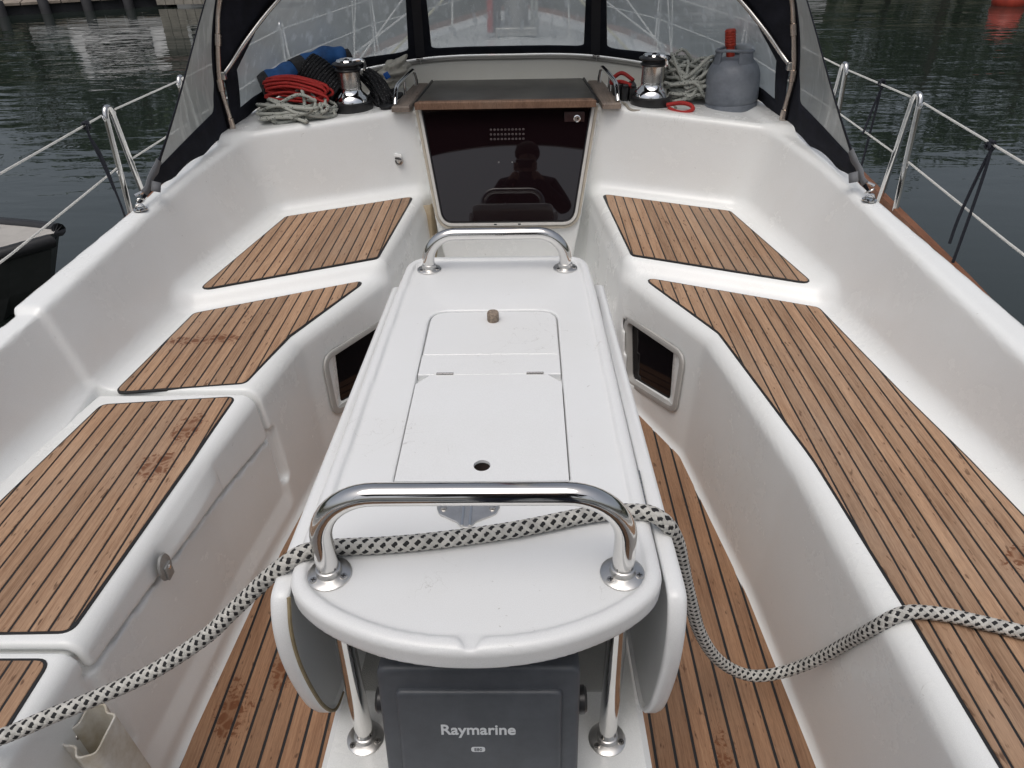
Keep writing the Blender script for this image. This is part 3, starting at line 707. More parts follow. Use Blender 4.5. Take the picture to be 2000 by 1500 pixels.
def rope_obj(name, path, rad, mats, **kw):
    Vs, Qs, mi = [], [], []; k = 0
    for V, Q, m_ in braid(path, rad, **kw):
        Vs.append(V); Qs.append(Q+k); mi += [m_]*len(Q); k += len(V)
    core = tube(path, rad*.86, 12); Vs.append(np.array(core[0])); V = np.concatenate(Vs); Q = np.concatenate(Qs)
    me = bpy.data.meshes.new(name); me.from_pydata(V.tolist(), [], Q.tolist()+[tuple(i+k for i in f) for f in core[1]])
    for m_ in mats: me.materials.append(m_)
    me.polygons.foreach_set('material_index', mi+[0]*len(core[1])); me.polygons.foreach_set('use_smooth', [True]*len(me.polygons)); me.update()
    o = bpy.data.objects.new(name, me); COL.objects.link(o); return o
M['rope_w'] = mat('rope_white', (.60, .585, .545), .8, noise=(60, .35), bump=(900, .5, .0008))
M['rope_k'] = mat('rope_black', (.012, .012, .013), .75)
ctrl = [(-1.25, .36, .52), (-1.0, .47, .46), (-.86, .54, .44), (-0.74, 0.601, 0.432), (-0.674, 0.631, 0.44), (-0.601, 0.657, 0.455), (-0.522, 0.683, 0.48), (-0.434, 0.705, 0.535), (-0.385, 0.714, 0.582), (-0.336, 0.719, 0.632), (-0.307, 0.72, 0.662), (-0.278, 0.719, 0.688), (-0.255, 0.727, 0.7), (-0.22, 0.737, 0.7), (-0.138, 0.744, 0.698), (-0.062, 0.753, 0.698), (0.052, 0.774, 0.698), (0.163, 0.804, 0.698), (0.218, 0.81, 0.7), (0.259, 0.806, 0.702), (0.276, 0.798, 0.7), (0.293, 0.795, 0.684), (0.315, 0.812, 0.63), (0.336, 0.837, 0.555), (0.37, 0.876, 0.43), (0.415, 0.912, 0.28), (0.465, 0.932, 0.17), (0.522, 0.944, 0.1), (0.577, 0.948, 0.075), (0.641, 0.951, 0.09), (0.684, 0.929, 0.165), (0.706, 0.901, 0.25), (0.717, 0.863, 0.345), (0.731, 0.848, 0.393), (0.749, 0.846, 0.412), (0.774, 0.846, 0.417), (0.824, 0.839, 0.417), (0.879, 0.822, 0.417), (0.938, 0.802, 0.417), (1.05, .76, .4165), (1.15, .72, .43), (1.21, .69, .52), (1.245, .67, .60), (1.30, .64, .63), (1.40, .60, .45)]
mr = rope_obj('mooring_rope', spline(ctrl, 14), .0120, [M['rope_w'], M['rope_k']])
tag(mr, 'thick white mooring rope flecked black lying across the table', 'rope')
# ================================================================== companionway: washboard, sliding hatch, grab rails
wb = empty('washboard', (0, 3.125, .29)); tag(wb, 'dark smoked acrylic washboard closing the companionway with round lock', 'hatch board')
def W(o): o.location = Vector(o.location)-Vector((0, 3.125, .29)); return o
def wb_pt(x, z, d): return (x, 2.995+.29*(z-.345)-d*.96, z+d*.28)
wo_ = fillet([(-.285, .338), (.285, .338), (.358, .800), (-.358, .800)], [.055, .055, .004, .004], 8); wo_ = clean(wo_)
wo_ = wo_ if area(wo_) > 0 else wo_[::-1]
def wring(d): return inset(wo_, d)[1] if d else wo_
n = len(wo_)
def wslab(name, d0, z0, z1, m, bev=.003):
    V = [wb_pt(x, z, z0) for x, z in wring(d0)]+[wb_pt(x, z, z1-bev) for x, z in wring(d0)]+[wb_pt(x, z, z1) for x, z in wring(d0+bev)]
    F_ = [(k*n+i, k*n+(i+1) % n, (k+1)*n+(i+1) % n, (k+1)*n+i) for k in (0, 1) for i in range(n)]+[tuple(2*n+i for i in range(n))]
    return W(MB().add(V, F_).build(name, m, wb))
M['frame_w'] = mat('frame_white', (.60, .585, .55), .4, noise=(20, .15))
M['cream_pvc'] = mat('cream_trim', (.50, .45, .37), .5, noise=(18, .2))
def wframe(name, da, db, z0, z1, m):
    A, B = wring(da), wring(db); V = [wb_pt(x, z, z0) for x, z in A]+[wb_pt(x, z, z1) for x, z in inset(wo_, da-.003)[1]]*0
    V = [wb_pt(x, z, z0) for x, z in A]+[wb_pt(x, z, z1) for x, z in A]+[wb_pt(x, z, z1) for x, z in B]+[wb_pt(x, z, z0) for x, z in B]
    F_ = [(k*n+i, k*n+(i+1) % n, (k+1)*n+(i+1) % n, (k+1)*n+i) for k in range(3) for i in range(n) if not (wo_[i][1] > .79 and wo_[(i+1) % n][1] > .79)]
    return W(MB().add(V, F_).build(name, m, wb, bevel=.0015))
wslab('pane', .0035, .002, .012, M['smoked_door'])
wframe('seal', .004, -.0005, .002, .0135, M['black']); wframe('frame', -.001, -.0135, .0, .017, M['frame_w']); wframe('outer_trim', -.015, -.027, -.01, .008, M['cream_pvc'])
for r_ in range(3):
    for c_ in range(10):
        p = wb_pt(-.066+c_*.0152, .706-.0180*r_, .012)
        vm = MB(); v, f = lathe([(.0024, 0.0004), (.0030, .0010), (.0038, .0010), (.0042, 0.0002)], 12, cap=False); vm.add([(p[0]+a, p[1]-c, p[2]+b) for a, b, c in v], f); W(vm.build('vent_hole', M['vent'], wb))
lk = MB(); p = wb_pt(.295, .752, .012); lk.box(p[0]-.052, p[0]+.030, p[1]-.008, p[1]+.001, p[2]-.020, p[2]+.020)
M['lock_brown'] = mat('lock_brown', (.035, .013, .014), .35)
lo = W(lk.build('lock', M['lock_brown'], wb, bevel=.002))
for dx in (-.052, .020):
    lb = MB(); lb.box(p[0]+dx, p[0]+dx+.011, p[1]-.0105, p[1]-.007, p[2]-.020, p[2]+.020); lb.build('lock_strap', M['lock_brown'], lo, bevel=.001)
cyl = MB(); v, f = lathe([(.0001, .0), (.0135, 0), (.0145, .002), (.0145, .006), (.011, .0075), (.0105, .005), (.0001, .005)], 28); cyl.add([(p[0]+a, p[1]-.008-c, p[2]-.006+b) for a, b, c in v], f); co_ = cyl.build('key_cylinder', M['chrome'], lo)
ks = MB(); ks.box(p[0]-.001, p[0]+.006, p[1]-.0140, p[1]-.0125, p[2]-.009, p[2]-.003); ks.build('keyhole', M['black'], co_)
for dx in (-.055, .05):
    cb = MB(); q = wb_pt(dx, .331, .017); cb.box(q[0]-.006, q[0]+.006, q[1]-.001, q[1]+.002, q[2]-.003, q[2]+.003); W(cb.build('drain_slot', M['black'], wb))
for dx in (-.035, .022):
    cb = MB(); q = wb_pt(dx, .58, .012); cb.add(*lathe([(.0001, 0), (.003, 0), (.003, .001), (.0001, .001)], 10)); o = W(cb.build('stud', M['chrome'], wb)); o.rotation_euler = (R(90), 0, 0); o.location = Vector(q)-Vector((0, 3.125, .29))
# sliding hatch
hatch = empty('sliding_hatch', (0, 3.1, .80)); tag(hatch, 'grey smoked sliding hatch with teak front edge above the washboard', 'hatch')
M['hatch_grey'] = mat('hatch_acrylic', (.040, .038, .034), .32, spec=.45, noise=(7, -.5, (.085, .08, .07)))
hm = MB(); prism(hm, fillet([(-.372, 3.085), (.372, 3.085), (.345, 3.53), (-.345, 3.53)], .01), .806, .826, .004); o = hm.build('panel', M['hatch_grey'], hatch); o.location = (0, -3.1, -.80)
hm = MB(); prism(hm, fillet([(-.378, 3.060), (.372, 3.060), (.352, 3.095), (-.358, 3.095)], .004), .800, .829, .004); o = hm.build('front_edge', M['teak_edge'], hatch); o.location = (0, -3.1, -.80)
for sx in (-1, 1):
    hm = MB(); v, f = tube([(sx*.378, 3.09, .815), (sx*.352, 3.53, .822)], .007, 6); hm.add(v, f); o = hm.build('runner', M['black'], hatch); o.location = (0, -3.1, -.80)
for sx, side in ((-1, 'port'), (1, 'starboard')):
    gr = empty('grab_rail', (sx*.42, 3.1, .80)); tag(gr, 'short stainless grab rail on a weathered teak strip beside the '+('grey gas bottle winch' if sx > 0 else 'winch with the red rope'), 'grab rail', 'grab rails by the hatch')
    gm = MB(); prism(gm, fillet([(sx*.398, 3.07), (sx*.475, 3.07), (sx*.44, 3.55), (sx*.372, 3.55)], .006), .790, .812, .005); o = gm.build('teak_base', M['teak_grey'], gr); o.location = -Vector((sx*.42, 3.1, .80))
    pts = spline([(sx*.462, 3.10, .812), (sx*.460, 3.13, .845), (sx*.456, 3.165, .872), (sx*.447, 3.25, .879), (sx*.432, 3.40, .884), (sx*.425, 3.455, .880), (sx*.420, 3.475, .845), (sx*.419, 3.478, .812)], 6)
    gm = MB(); gm.add(*tube(pts, .0095, 14)); o = gm.build('rail', M['chrome'], gr); o.location = -Vector((sx*.42, 3.1, .80))
    gm = MB(); gm.add(*tube([(sx*.444, 3.29, .879), (sx*.444, 3.29, .81)], .006, 10)); o = gm.build('support', M['chrome'], gr); o.location = -Vector((sx*.42, 3.1, .80))

# ================================================================== winches
def winch(x, y, z, label, rot, tilt_):
    wn = empty('winch', (x, y, z)); tag(wn, label, 'winch', 'sheet winches on the cockpit coaming'); wn.rotation_euler = (R(tilt_), 0, R(rot)); wn.scale = (1.02, 1.02, 1.12)
    MB().add(*lathe([(.0001, 0), (.082, 0), (.084, .004), (.083, .034), (.077, .0385), (.0001, .0385)], 48)).build('base', M['black'], wn)
    MB().add(*lathe([(.0001, .034), (.074, .034), (.0745, .038), (.068, .052), (.058, .062), (.0485, .070), (.0455, .080), (.0455, .086), (.0001, .086)], 48)).build('skirt', M['chrome'], wn)
    MB().add(*lathe([(.0001, .086), (.0475, .086), (.0465, .092), (.0455, .112), (.0465, .137), (.0485, .142), (.0001, .142)], 48)).build('drum', M['steel_dull'], wn)
    MB().add(*lathe([(.0001, .142), (.050, .142), (.054, .147), (.050, .152), (.046, .154), (.046, .158), (.052, .161), (.060, .165), (.061, .168), (.056, .171), (.0001, .172)], 48)).build('self_tailer', M['black'], wn)
    MB().add(*lathe([(.020, .171), (.044, .171), (.045, .176), (.041, .181), (.030, .183), (.022, .178), (.018, .170)], 40, cap=False)).build('top_cap', M['chrome'], wn)
    MB().add(*lathe([(.0001, .168), (.016, .168), (.016, .174), (.0001, .174)], 8)).build('handle_socket', M['steel_dull'], wn)
    am = MB(); am.add(*tube(spline([(.020, -.036, .180), (.045, -.045, .183), (.062, -.040, .176), (.066, -.034, .158), (.060, -.030, .146)], 5), [.006]*20+[.005], 8)); am.build('feeder_arm', M['chrome'], wn)
winch(-.655, 3.17, .776, 'chrome and black winch beside the red coiled rope', 20, 0)
winch(.610, 3.175, .777, 'chrome and black winch beside the grey gas bottle', -30, 0)
# low black turning disc by the port winch
td = MB(); td.add(*lathe([(.0001, 0), (.032, 0), (.033, .006), (.026, .010), (.026, .014), (.033, .018), (.032, .024), (.012, .027), (.0001, .028)], 32))
o = td.build('turning_block', M['black']); o.location = (-.505, 3.145, .778); tag(o, 'low black turning block disc at the foot of a grab rail', 'deck block')

# ================================================================== gas bottle
gb = empty('gas_bottle', (.948, 3.17, .765)); tag(gb, 'grey steel gas bottle with a red plastic valve cap', 'gas bottle'); gb.rotation_euler = (R(-2), R(3), R(150)); gb.scale = (1, 1, .80)
M['bottle'] = mat('bottle_paint', (.20, .22, .25), .48, noise=(9, .35, (.11, .125, .15)), bump=(60, .15, .002))
M['red'] = mat('red_cap', (.46, .045, .022), .45, noise=(50, .4))
MB().add(*lathe([(.0001, .012), (.094, .012), (.106, 0), (.1075, .006), (.1075, .030), (.104, .036), (.108, .044), (.1085, .060), (.1085, .150), (.1065, .178), (.099, .203), (.087, .223), (.070, .238), (.045, .248), (.02, .252), (.0001, .252)], 64)).build('body', M['bottle'], gb)
cm = MB(); rg = []
for k in range(49):
    a = 2*math.pi*k/48; rg.append((.072*math.cos(a), .072*math.sin(a), .292-.014*math.cos(a)**2))
cm.add(*tube(rg[:-1], .0075, 10, closed=True))
for a0 in (35, 145, 270):
    V = []; na = 10
    for k in range(na+1):
        a = R(a0-26+52*k/na)
        for rr, zz in ((.086, .214), (.078, .262), (.074, .290), (.066, .290), (.070, .262), (.078, .214)): V.append((rr*math.cos(a), rr*math.sin(a), zz))
    Fc = [(k*6+j, k*6+(j+1) % 6, (k+1)*6+(j+1) % 6, (k+1)*6+j) for k in range(na) for j in range(6)]+[tuple(range(6)), tuple(na*6+j for j in range(6))[::-1]]
    cm.add(V, Fc)
cm.build('collar', M['bottle'], gb)
vp = [(.0001, .250), (.017, .250), (.017, .298), (.021, .300)]
for k in range(6): vp += [(.0215, .304+k*.012), (.0225, .310+k*.012), (.0205, .313+k*.012)]
vp += [(.018, .378), (.0001, .380)]
cp = MB().add(*lathe(vp, 24)).build('valve_cap', M['red'], gb); cp.rotation_euler = (0, R(4), 0)
dh = MB(); v, f = lathe([(.0001, 0), (.0045, 0), (.0045, .001), (.0001, .001)], 12); dh.add([(.1078*math.cos(R(-47))+b*.7, .1078*math.sin(R(-47))+b*.7-c, .019+a) for a, b, c in v], f); dh.build('foot_hole', M['black'], gb)

# ================================================================== ropes and gear on the coaming shelf
def cord_mat(name, c1, c2, sc, thr):
    m = bpy.data.materials.new(name); m.use_nodes = True; t = m.node_tree; b = t.nodes['Principled BSDF']; N = t.nodes.new; L = t.links.new
    tc = N('ShaderNodeTexCoord'); v = N('ShaderNodeTexVoronoi'); v.inputs['Scale'].default_value = sc; L(tc.outputs['Object'], v.inputs['Vector'])
    r = N('ShaderNodeMapRange'); r.inputs[1].default_value = thr; r.inputs[2].default_value = thr+.06; L(v.outputs['Distance'], r.inputs[0])
    mx = N('ShaderNodeMix'); mx.data_type = 'RGBA'; mx.inputs[6].default_value = (*c2, 1); mx.inputs[7].default_value = (*c1, 1); L(r.outputs[0], mx.inputs[0])
    n = N('ShaderNodeTexNoise'); n.inputs['Scale'].default_value = 700; L(tc.outputs['Object'], n.inputs['Vector'])
    bp = N('ShaderNodeBump'); bp.inputs['Strength'].default_value = .6; bp.inputs['Distance'].default_value = .001; L(n.outputs[0], bp.inputs['Height']); L(bp.outputs[0], b.inputs['Normal'])
    L(mx.outputs[2], b.inputs['Base Color']); b.inputs['Roughness'].default_value = .85; b.inputs['Specular IOR Level'].default_value = .2
    return m
M['cord_w'] = cord_mat('sheet_white_fleck', (.40, .41, .37), (.03, .035, .035), 95, .22)
M['cord_r'] = mat('halyard_red', (.42, .022, .018), .75, noise=(120, .35), bump=(500, .6, .001))
M['cord_k'] = cord_mat('sheet_black_fleck', (.018, .018, .02), (.13, .13, .13), 130, .20)
M['cord_k2'] = mat('sheet_black', (.012, .012, .013), .8, noise=(90, -1.5))
def pile(name, centre, size, n, r, m, label, seed, flat=.5, cat='rope', kind=None):
    """a heap of loose loops: one continuous wandering line that settles on the shelf"""
    g = np.random.default_rng(seed); pts = []; a = g.uniform(0, 6)
    for i in range(n*6):
        a += 1.0+g.uniform(-.6, .75); k = i/(n*6)
        rr = .35+.65*g.random()**.6; wob = g.uniform(-.28, .28, 2)
        lay = r+size[2]*(1-.62*rr*rr)*k**flat*(.25+.85*g.random())
        pts.append((centre[0]+size[0]*(rr*math.cos(a)+wob[0]), centre[1]+size[1]*(rr*math.sin(a)+wob[1]), centre[2]+lay))
    o = MB().add(*tube(spline(pts, 5), r, 7)).build(name, m, auto=80); tag(o, label, cat); return o
def hank(name, a, b, turns, r, spread, sag, m, label, seed, wrap=0, wm_=None):
    """a coiled hank lying on its side: many nearly parallel turns between a and b"""
    g = np.random.default_rng(seed); a = np.array(a); b = np.array(b); d = b-a; L_ = np.linalg.norm(d); d /= L_; s = np.cross(d, (0, 0, 1)); s /= np.linalg.norm(s); up = np.cross(s, d)
    pts = []
    for i in range(turns):
        k = (i/(turns-1)-.5); js = g.uniform(-.15, .15)*spread; e1, e2 = g.uniform(-.02, .02, 2); o1 = s*spread*k*2*.5+up*(sag*(1-4*k*k)+js)
        w_ = spread*.22
        pts += [a+d*(e1)+o1*1.0-up*r, a+d*(L_*.33)+o1+s*js+up*(w_), a+d*(L_*.66)+o1+s*js+up*(w_*.9), b+d*e2+o1*1.0+up*0, b+d*(e2-.01)+o1-up*(w_*1.2), a+d*(L_*.5)+o1-up*(w_*1.6)]
    o = MB().add(*tube(spline(pts, 5), r, 7)).build(name, m, auto=80); tag(o, label, 'rope'); return o
pile('sheet_rope', (-.865, 3.06, .768), (.165, .10, .125), 20, .0070, M['cord_w'], 'loose heap of white flecked sheet rope under the red coil', 3)
hank('halyard_rope', (-.975, 3.11, .872), (-.745, 3.095, .845), 15, .0058, .095, .040, M['cord_r'], 'bright red coiled rope on top of the white flecked heap', 5)
# dark flecked hank, wound round itself: a barrel of close turns
def barrel(name, c, axis, rad, length, turns, r, m, label, squash=.8):
    ax_ = Vector(axis).normalized(); q = ax_.to_track_quat('Z', 'Y'); pts = []
    nn = turns*18
    for i in range(nn):
        a = 2*math.pi*i/18; z = (i/nn-.5)*length; rr = rad*(1-.35*abs(i/nn-.5)**2*4*.5)*(1+.05*math.sin(i*.37)); p = q@Vector((rr*math.cos(a), squash*rr*math.sin(a), z)); pts.append((c[0]+p.x, c[1]+p.y, c[2]+p.z))
    o = MB().add(*tube(pts, r, 7)).build(name, m, auto=80); tag(o, label, 'rope'); return o
barrel('sheet_rope', (-.775, 3.20, .895), (.75, -.1, -.62), .082, .17, 13, .0068, M['cord_k'], 'tightly wound black flecked rope hank leaning on the winch')
hank('sheet_rope', (-.60, 3.30, .90), (-.51, 3.20, .80), 8, .0068, .07, .02, M['cord_k'], 'black flecked rope strands hanging down behind the port winch', 8)
pile('sheet_rope', (-.535, 3.31, .775), (.06, .085, .10), 5, .0085, M['cord_k2'], 'plain black rope bundle beside the port grab rail', 12)
pile('sheet_rope', (.775, 3.27, .768), (.135, .11, .27), 24, .0074, M['cord_w'], 'tall heap of white flecked rope between the winch and gas bottle', 22, .35)
# red loops by the starboard winch
rl = MB(); rl.add(*tube(spline([(.665, 3.10, .795), (.715, 3.085, .806), (.752, 3.07, .802), (.765, 3.055, .788), (.735, 3.04, .778), (.70, 3.055, .778), (.672, 3.085, .785)], 8), .0085, 8))
tag(rl.build('halyard_rope', M['cord_r']), 'red rope loop on the shelf in front of the gas bottle', 'rope')
rl = MB(); rl.add(*tube(spline([(.545, 3.27, .86), (.50, 3.30, .885), (.465, 3.305, .868), (.452, 3.27, .852), (.49, 3.24, .862), (.535, 3.21, .848)], 8), .0085, 8))
tag(rl.build('halyard_rope', M['cord_r']), 'red rope bight behind the starboard winch and grab rail', 'rope')
rl = MB(); rl.add(*tube(spline([(.50, 3.13, .792), (.52, 3.085, .780), (.60, 3.075, .778), (.69, 3.085, .778), (.70, 3.16, .778), (.60, 3.265, .778), (.50, 3.24, .778)], 8, True), .0065, 8, closed=True))
tag(rl.build('sheet_rope', mat('cord_beige', (.40, .37, .31), .85, noise=(200, .4))), 'thin beige line looped round the base of a winch', 'rope')
cl = empty('rope_clutch', (.505, 3.26, .785)); tag(cl, 'black plastic rope clutch bank behind the starboard winch', 'rope clutch')
for k in range(3):
    c_ = MB(); c_.box(-.05+k*.034, -.05+k*.034+.030, -.05, .05, 0, .062); c_.build('clutch', M['black'], cl, bevel=.006)
    c_ = MB(); c_.box(-.047+k*.034, -.047+k*.034+.024, -.06, .02, .060, .072); c_.build('lever', M['black'], cl, bevel=.004)
# blue rolled cover
br = empty('blue_roll', (-.93, 3.36, .86)); tag(br, 'rolled blue cloth cover with black end beside the spray hood window', 'rolled cover')
M['blue'] = mat('blue_cloth', (.016, .10, .30), .75, noise=(12, .5, (.010, .05, .15)), bump=(30, .35, .01))
cpts = spline([(-1.00, 3.18, .888), (-.93, 3.22, .910), (-.85, 3.28, .938), (-.77, 3.34, .960), (-.71, 3.37, .952)], 8)
cpts = [p-np.array((-.93, 3.36, .86)) for p in cpts]; L_ = len(cpts)
br_r = [.050+.004*math.sin(i*.9)-.010*(i/L_)**3 for i in range(L_)]
MB().add(*tube(cpts, br_r, 24)).build('cloth', M['blue'], br)
e0 = np.array(cpts[0]); e1 = np.array(cpts[2]); dv = (e1-e0)/np.linalg.norm(e1-e0)
MB().add(*tube([e0-dv*.035, e0-dv*.01, e0+dv*.012], [.052, .054, .052], 24)).build('end_band', M['cord_k2'], br)
MB().add(*tube([np.array(cpts[-1])+dv*.0, np.array(cpts[-1])+dv*.03], [.037, .030], 20)).build('end_band', M['cord_k2'], br)
MB().add(*tube([np.array(cpts[11]), np.array(cpts[15])], [.0525, .0525], 20)).build('strap', M['cord_k2'], br)
# crumpled plastic bag
g = np.random.default_rng(4); bm = bmesh.new(); bmesh.ops.create_icosphere(bm, subdivisions=4, radius=1)
for v in bm.verts:
    p = np.array(v.co); k = 1+.22*math.sin(5.1*p[0]+2*p[2])*math.sin(4.3*p[1]-1)+.16*math.sin(9*p[2]+6*p[0])+.10*math.sin(13*p[1]+8*p[2])
    v.co = Vector((p[0]*.072*k, p[1]*.05*k, max(-.03, p[2]*.05*k)+(.030*max(0, p[0])**2)))
me = bpy.data.meshes.new('plastic_bag'); bm.to_mesh(me); bm.free(); me.polygons.foreach_set('use_smooth', [True]*len(me.polygons))
M['bag'] = mat('thin_plastic', (.58, .55, .47), .3, noise=(14, .2), bump=(40, .8, .01)); M['bag'].node_tree.nodes['Principled BSDF'].inputs['Transmission Weight'].default_value = .25
me.materials.append(M['bag']); o = bpy.data.objects.new('plastic_bag', me); COL.objects.link(o); o.location = (-.515, 3.47, .865); o.rotation_euler = (0, R(-25), R(10)); tag(o, 'crumpled whitish plastic bag with a blue mark behind the black ropes', 'bag')
pm = MB(); pm.box(-.012, .012, -.002, .0, -.014, .014); q = pm.build('printed_mark', mat('blue_print', (.02, .12, .45), .5), o, bevel=.001); q.location = (-.028, -.052, .02)

# white winch-handle pocket on the port riser and canvas pocket by the companionway
pk = empty('handle_pocket', (-.70, .70, .26)); tag(pk, 'white plastic winch handle pocket on the port seat front', 'handle pocket')
plan = fillet([(-.055, .012), (-.052, -.022), (-.022, -.028), (-.012, -.055), (.028, -.052), (.040, .030), (.018, .038), (.008, .060), (-.030, .060), (-.034, .02)], .016, 5); plan = clean(plan); plan = plan if area(plan) > 0 else plan[::-1]
inn = inset(plan, .0045)[1]; n_ = len(plan); V = [(x*.92, y*.92, -.26) for x, y in plan]+[(x, y, .02) for x, y in plan]+[(x, y, .02) for x, y in inn]+[(x*.92, y*.92, -.22) for x, y in inn]
F_ = [(k*n_+i, k*n_+(i+1) % n_, (k+1)*n_+(i+1) % n_, (k+1)*n_+i) for k in range(3) for i in range(n_)]+[tuple(3*n_+i for i in range(n_))]
M['pvc'] = mat('pocket_pvc', (.62, .60, .55), .4, noise=(16, .25, (.42, .37, .28)))
MB().add(V, F_).build('holder', M['pvc'], pk, bevel=.0012); pk.rotation_euler = (R(0), R(-4), R(8)); pk.scale = (.9, .9, 1)
sc = MB(); sc.add(*lathe([(.0001, 0), (.005, 0), (.005, .002), (.0001, .003)], 12)); q = sc.build('screw', M['steel_dull'], pk); q.rotation_euler = (R(90), 0, R(-60)); q.location = (-.043, .012, -.006)
cpk = empty('canvas_pocket', (-.37, 3.06, .33)); tag(cpk, 'yellowed cream plastic pocket beside the companionway', 'pocket')
V = []; F_ = []
plan = [(-.03, .05), (-.045, 0), (-.02, -.045), (.03, -.03), (.05, .02), (.03, .05)]
for sc_, z in ((.7, -.34), (1, .08)): V += [(x*sc_, y*sc_, z+(.035 if (z > 0 and y > .03) else 0)) for x, y in plan]
V += [(x*.9, y*.9, .075) for x, y in plan]+[(x*.6, y*.6, -.30) for x, y in plan]
F_ = [(k*6+i, k*6+(i+1) % 6, (k+1)*6+(i+1) % 6, (k+1)*6+i) for k in range(3) for i in range(6)]
MB().add(V, F_).build('pouch', mat('pocket_cream', (.55, .46, .33), .5, noise=(9, .3, (.42, .32, .20))), cpk, bevel=.003)
# ================================================================== deck, cabin top, hull, toe rail
HB_Y = [-1.3, 0, 1.0, 1.94, 2.3, 2.85, 3.5, 4.5, 6.0, 8.0, 9.4, 10.0]; HB_X = [1.34, 1.42, 1.50, 1.60, 1.645, 1.69, 1.74, 1.78, 1.66, 1.12, .45, .03]
def hb(y): return float(np.interp(y, HB_Y, HB_X))
def zd(y): return .325+.018*max(0, y-3)**1.3*.6
ys = np.linspace(-1.3, 10, 60)
V = []; F_ = []
for y in ys:
    b_ = hb(y); xi = 1.10 if y < 3.3 else max(0, min(1.10, b_-.25))
    V += [(-b_, y, zd(y)), (-min(xi, b_*.9), y, zd(y)+.02), (min(xi, b_*.9), y, zd(y)+.02), (b_, y, zd(y))]
for i in range(len(ys)-1):
    for k in ((0, 1), (2, 3)) + (((1, 2),) if ys[i] > 3.4 else ()): F_.append((i*4+k[0], i*4+k[1], i*4+4+k[1], i*4+4+k[0]))
MB().add(V, F_).build('side_deck', M['gel'], yacht)
V = []; F_ = []; rows = 5
for y in ys:
    b_ = hb(y)
    for k in range(rows):
        t = k/(rows-1); V.append((b_*(1-.16*t**1.6), y, zd(y)-.004-(zd(y)+1.0)*t))
m_ = len(V); V += [(-x, y, z) for x, y, z in V]
for i in range(len(ys)-1):
    for k in range(rows-1):
        a = i*rows+k; F_ += [(a, a+1, a+rows+1, a+rows), (m_+a, m_+a+rows, m_+a+rows+1, m_+a+1)]
F_ += [tuple(range(rows))+tuple(m_+k for k in range(rows))[::-1]]
MB().add(V, F_).build('hull', M['gel'], yacht)
for sx in (-1, 1):
    mb = MB(); V = []; F_ = []
    for y in ys:
        b_ = hb(y); V += [(sx*(b_-.03), y, zd(y)+.002), (sx*(b_-.026), y, zd(y)+.045), (sx*(b_+.006), y, zd(y)+.045), (sx*(b_+.012), y, zd(y)-.02)]
    for i in range(len(ys)-1):
        for k in range(4): F_.append((i*4+k, i*4+(k+1) % 4, i*4+4+(k+1) % 4, i*4+4+k))
    mb.add(V, F_).build('toe_rail', M['teak_trim'], yacht)
# cabin top in front of the hatch, with the raised breakwater that carries the spray hood
cy_ = [3.70, 4.2, 5.0, 6.0, 7.0, 7.8]; cw = [.95, .92, .86, .76, .58, .36]; chz = [.80, .81, .80, .74, .66, .52]
V = []; F_ = []
for y, w_, z in zip(cy_, cw, chz):
    V += [(-w_-.10, y, zd(y)), (-w_, y, z-.16), (-w_+.10, y, z-.08), (-w_*.45, y, z), (0, y, z+.03), (w_*.45, y, z), (w_-.10, y, z-.08), (w_, y, z-.16), (w_+.10, y, zd(y))]
for i in range(len(cy_)-1):
    for k in range(8): F_.append((i*9+k, i*9+k+1, i*9+10+k, i*9+9+k))
F_ += [tuple(range(9))[::-1], tuple(45+k for k in range(9))]
MB().add(V, F_).build('cabin_top', M['gel'], yacht, auto=60)
def half(pts): return [(-x, y, z) for x, y, z in pts[::-1] if x > 0]+list(pts)
BASE = half([(0, 3.64, .918), (.40, 3.61, .912), (.83, 3.46, .860), (1.04, 3.25, .805), (1.085, 3.05, .775), (1.098, 2.91, .752)])
bs = spline(BASE, 8)
# breakwater: raised ring standing on the shelf
V = []; F_ = []
for p in bs:
    x, y, z = p; nx, ny = -x*.3, -1.0
    l = math.hypot(x*.9, y-2.6); nx, ny = -x*.9/l, -(y-2.6)/l
    V += [(x+nx*.030, y+ny*.030, .70), (x+nx*.022, y+ny*.022, z-.022), (x+nx*.016, y+ny*.016, z-.010), (x, y, z-.006), (x-nx*.03, y-ny*.03, z-.012), (x-nx*.05, y-ny*.05, .5)]
for i in range(len(bs)-1):
    for k in range(5): F_.append((i*6+k, i*6+k+1, i*6+7+k, i*6+6+k))
MB().add(V, F_).build('breakwater', M['gel_cream'], yacht, auto=60)
V = []; F_ = []
for p in bs:
    x, y, z = p; l = math.hypot(x*.9, y-2.6); nx, ny = -x*.9/l, -(y-2.6)/l
    V += [(x+nx*.029, y+ny*.029, z-.022), (x+nx*.031, y+ny*.031, z-.016), (x+nx*.024, y+ny*.024, z-.010), (x+nx*.010, y+ny*.010, z-.009)]
for i in range(len(bs)-1):
    for k in range(3): F_.append((i*4+k, i*4+k+1, i*4+5+k, i*4+4+k))
MB().add(V, F_).build('bolt_rope_track', mat('track_grey', (.22, .21, .19), .5), yacht)

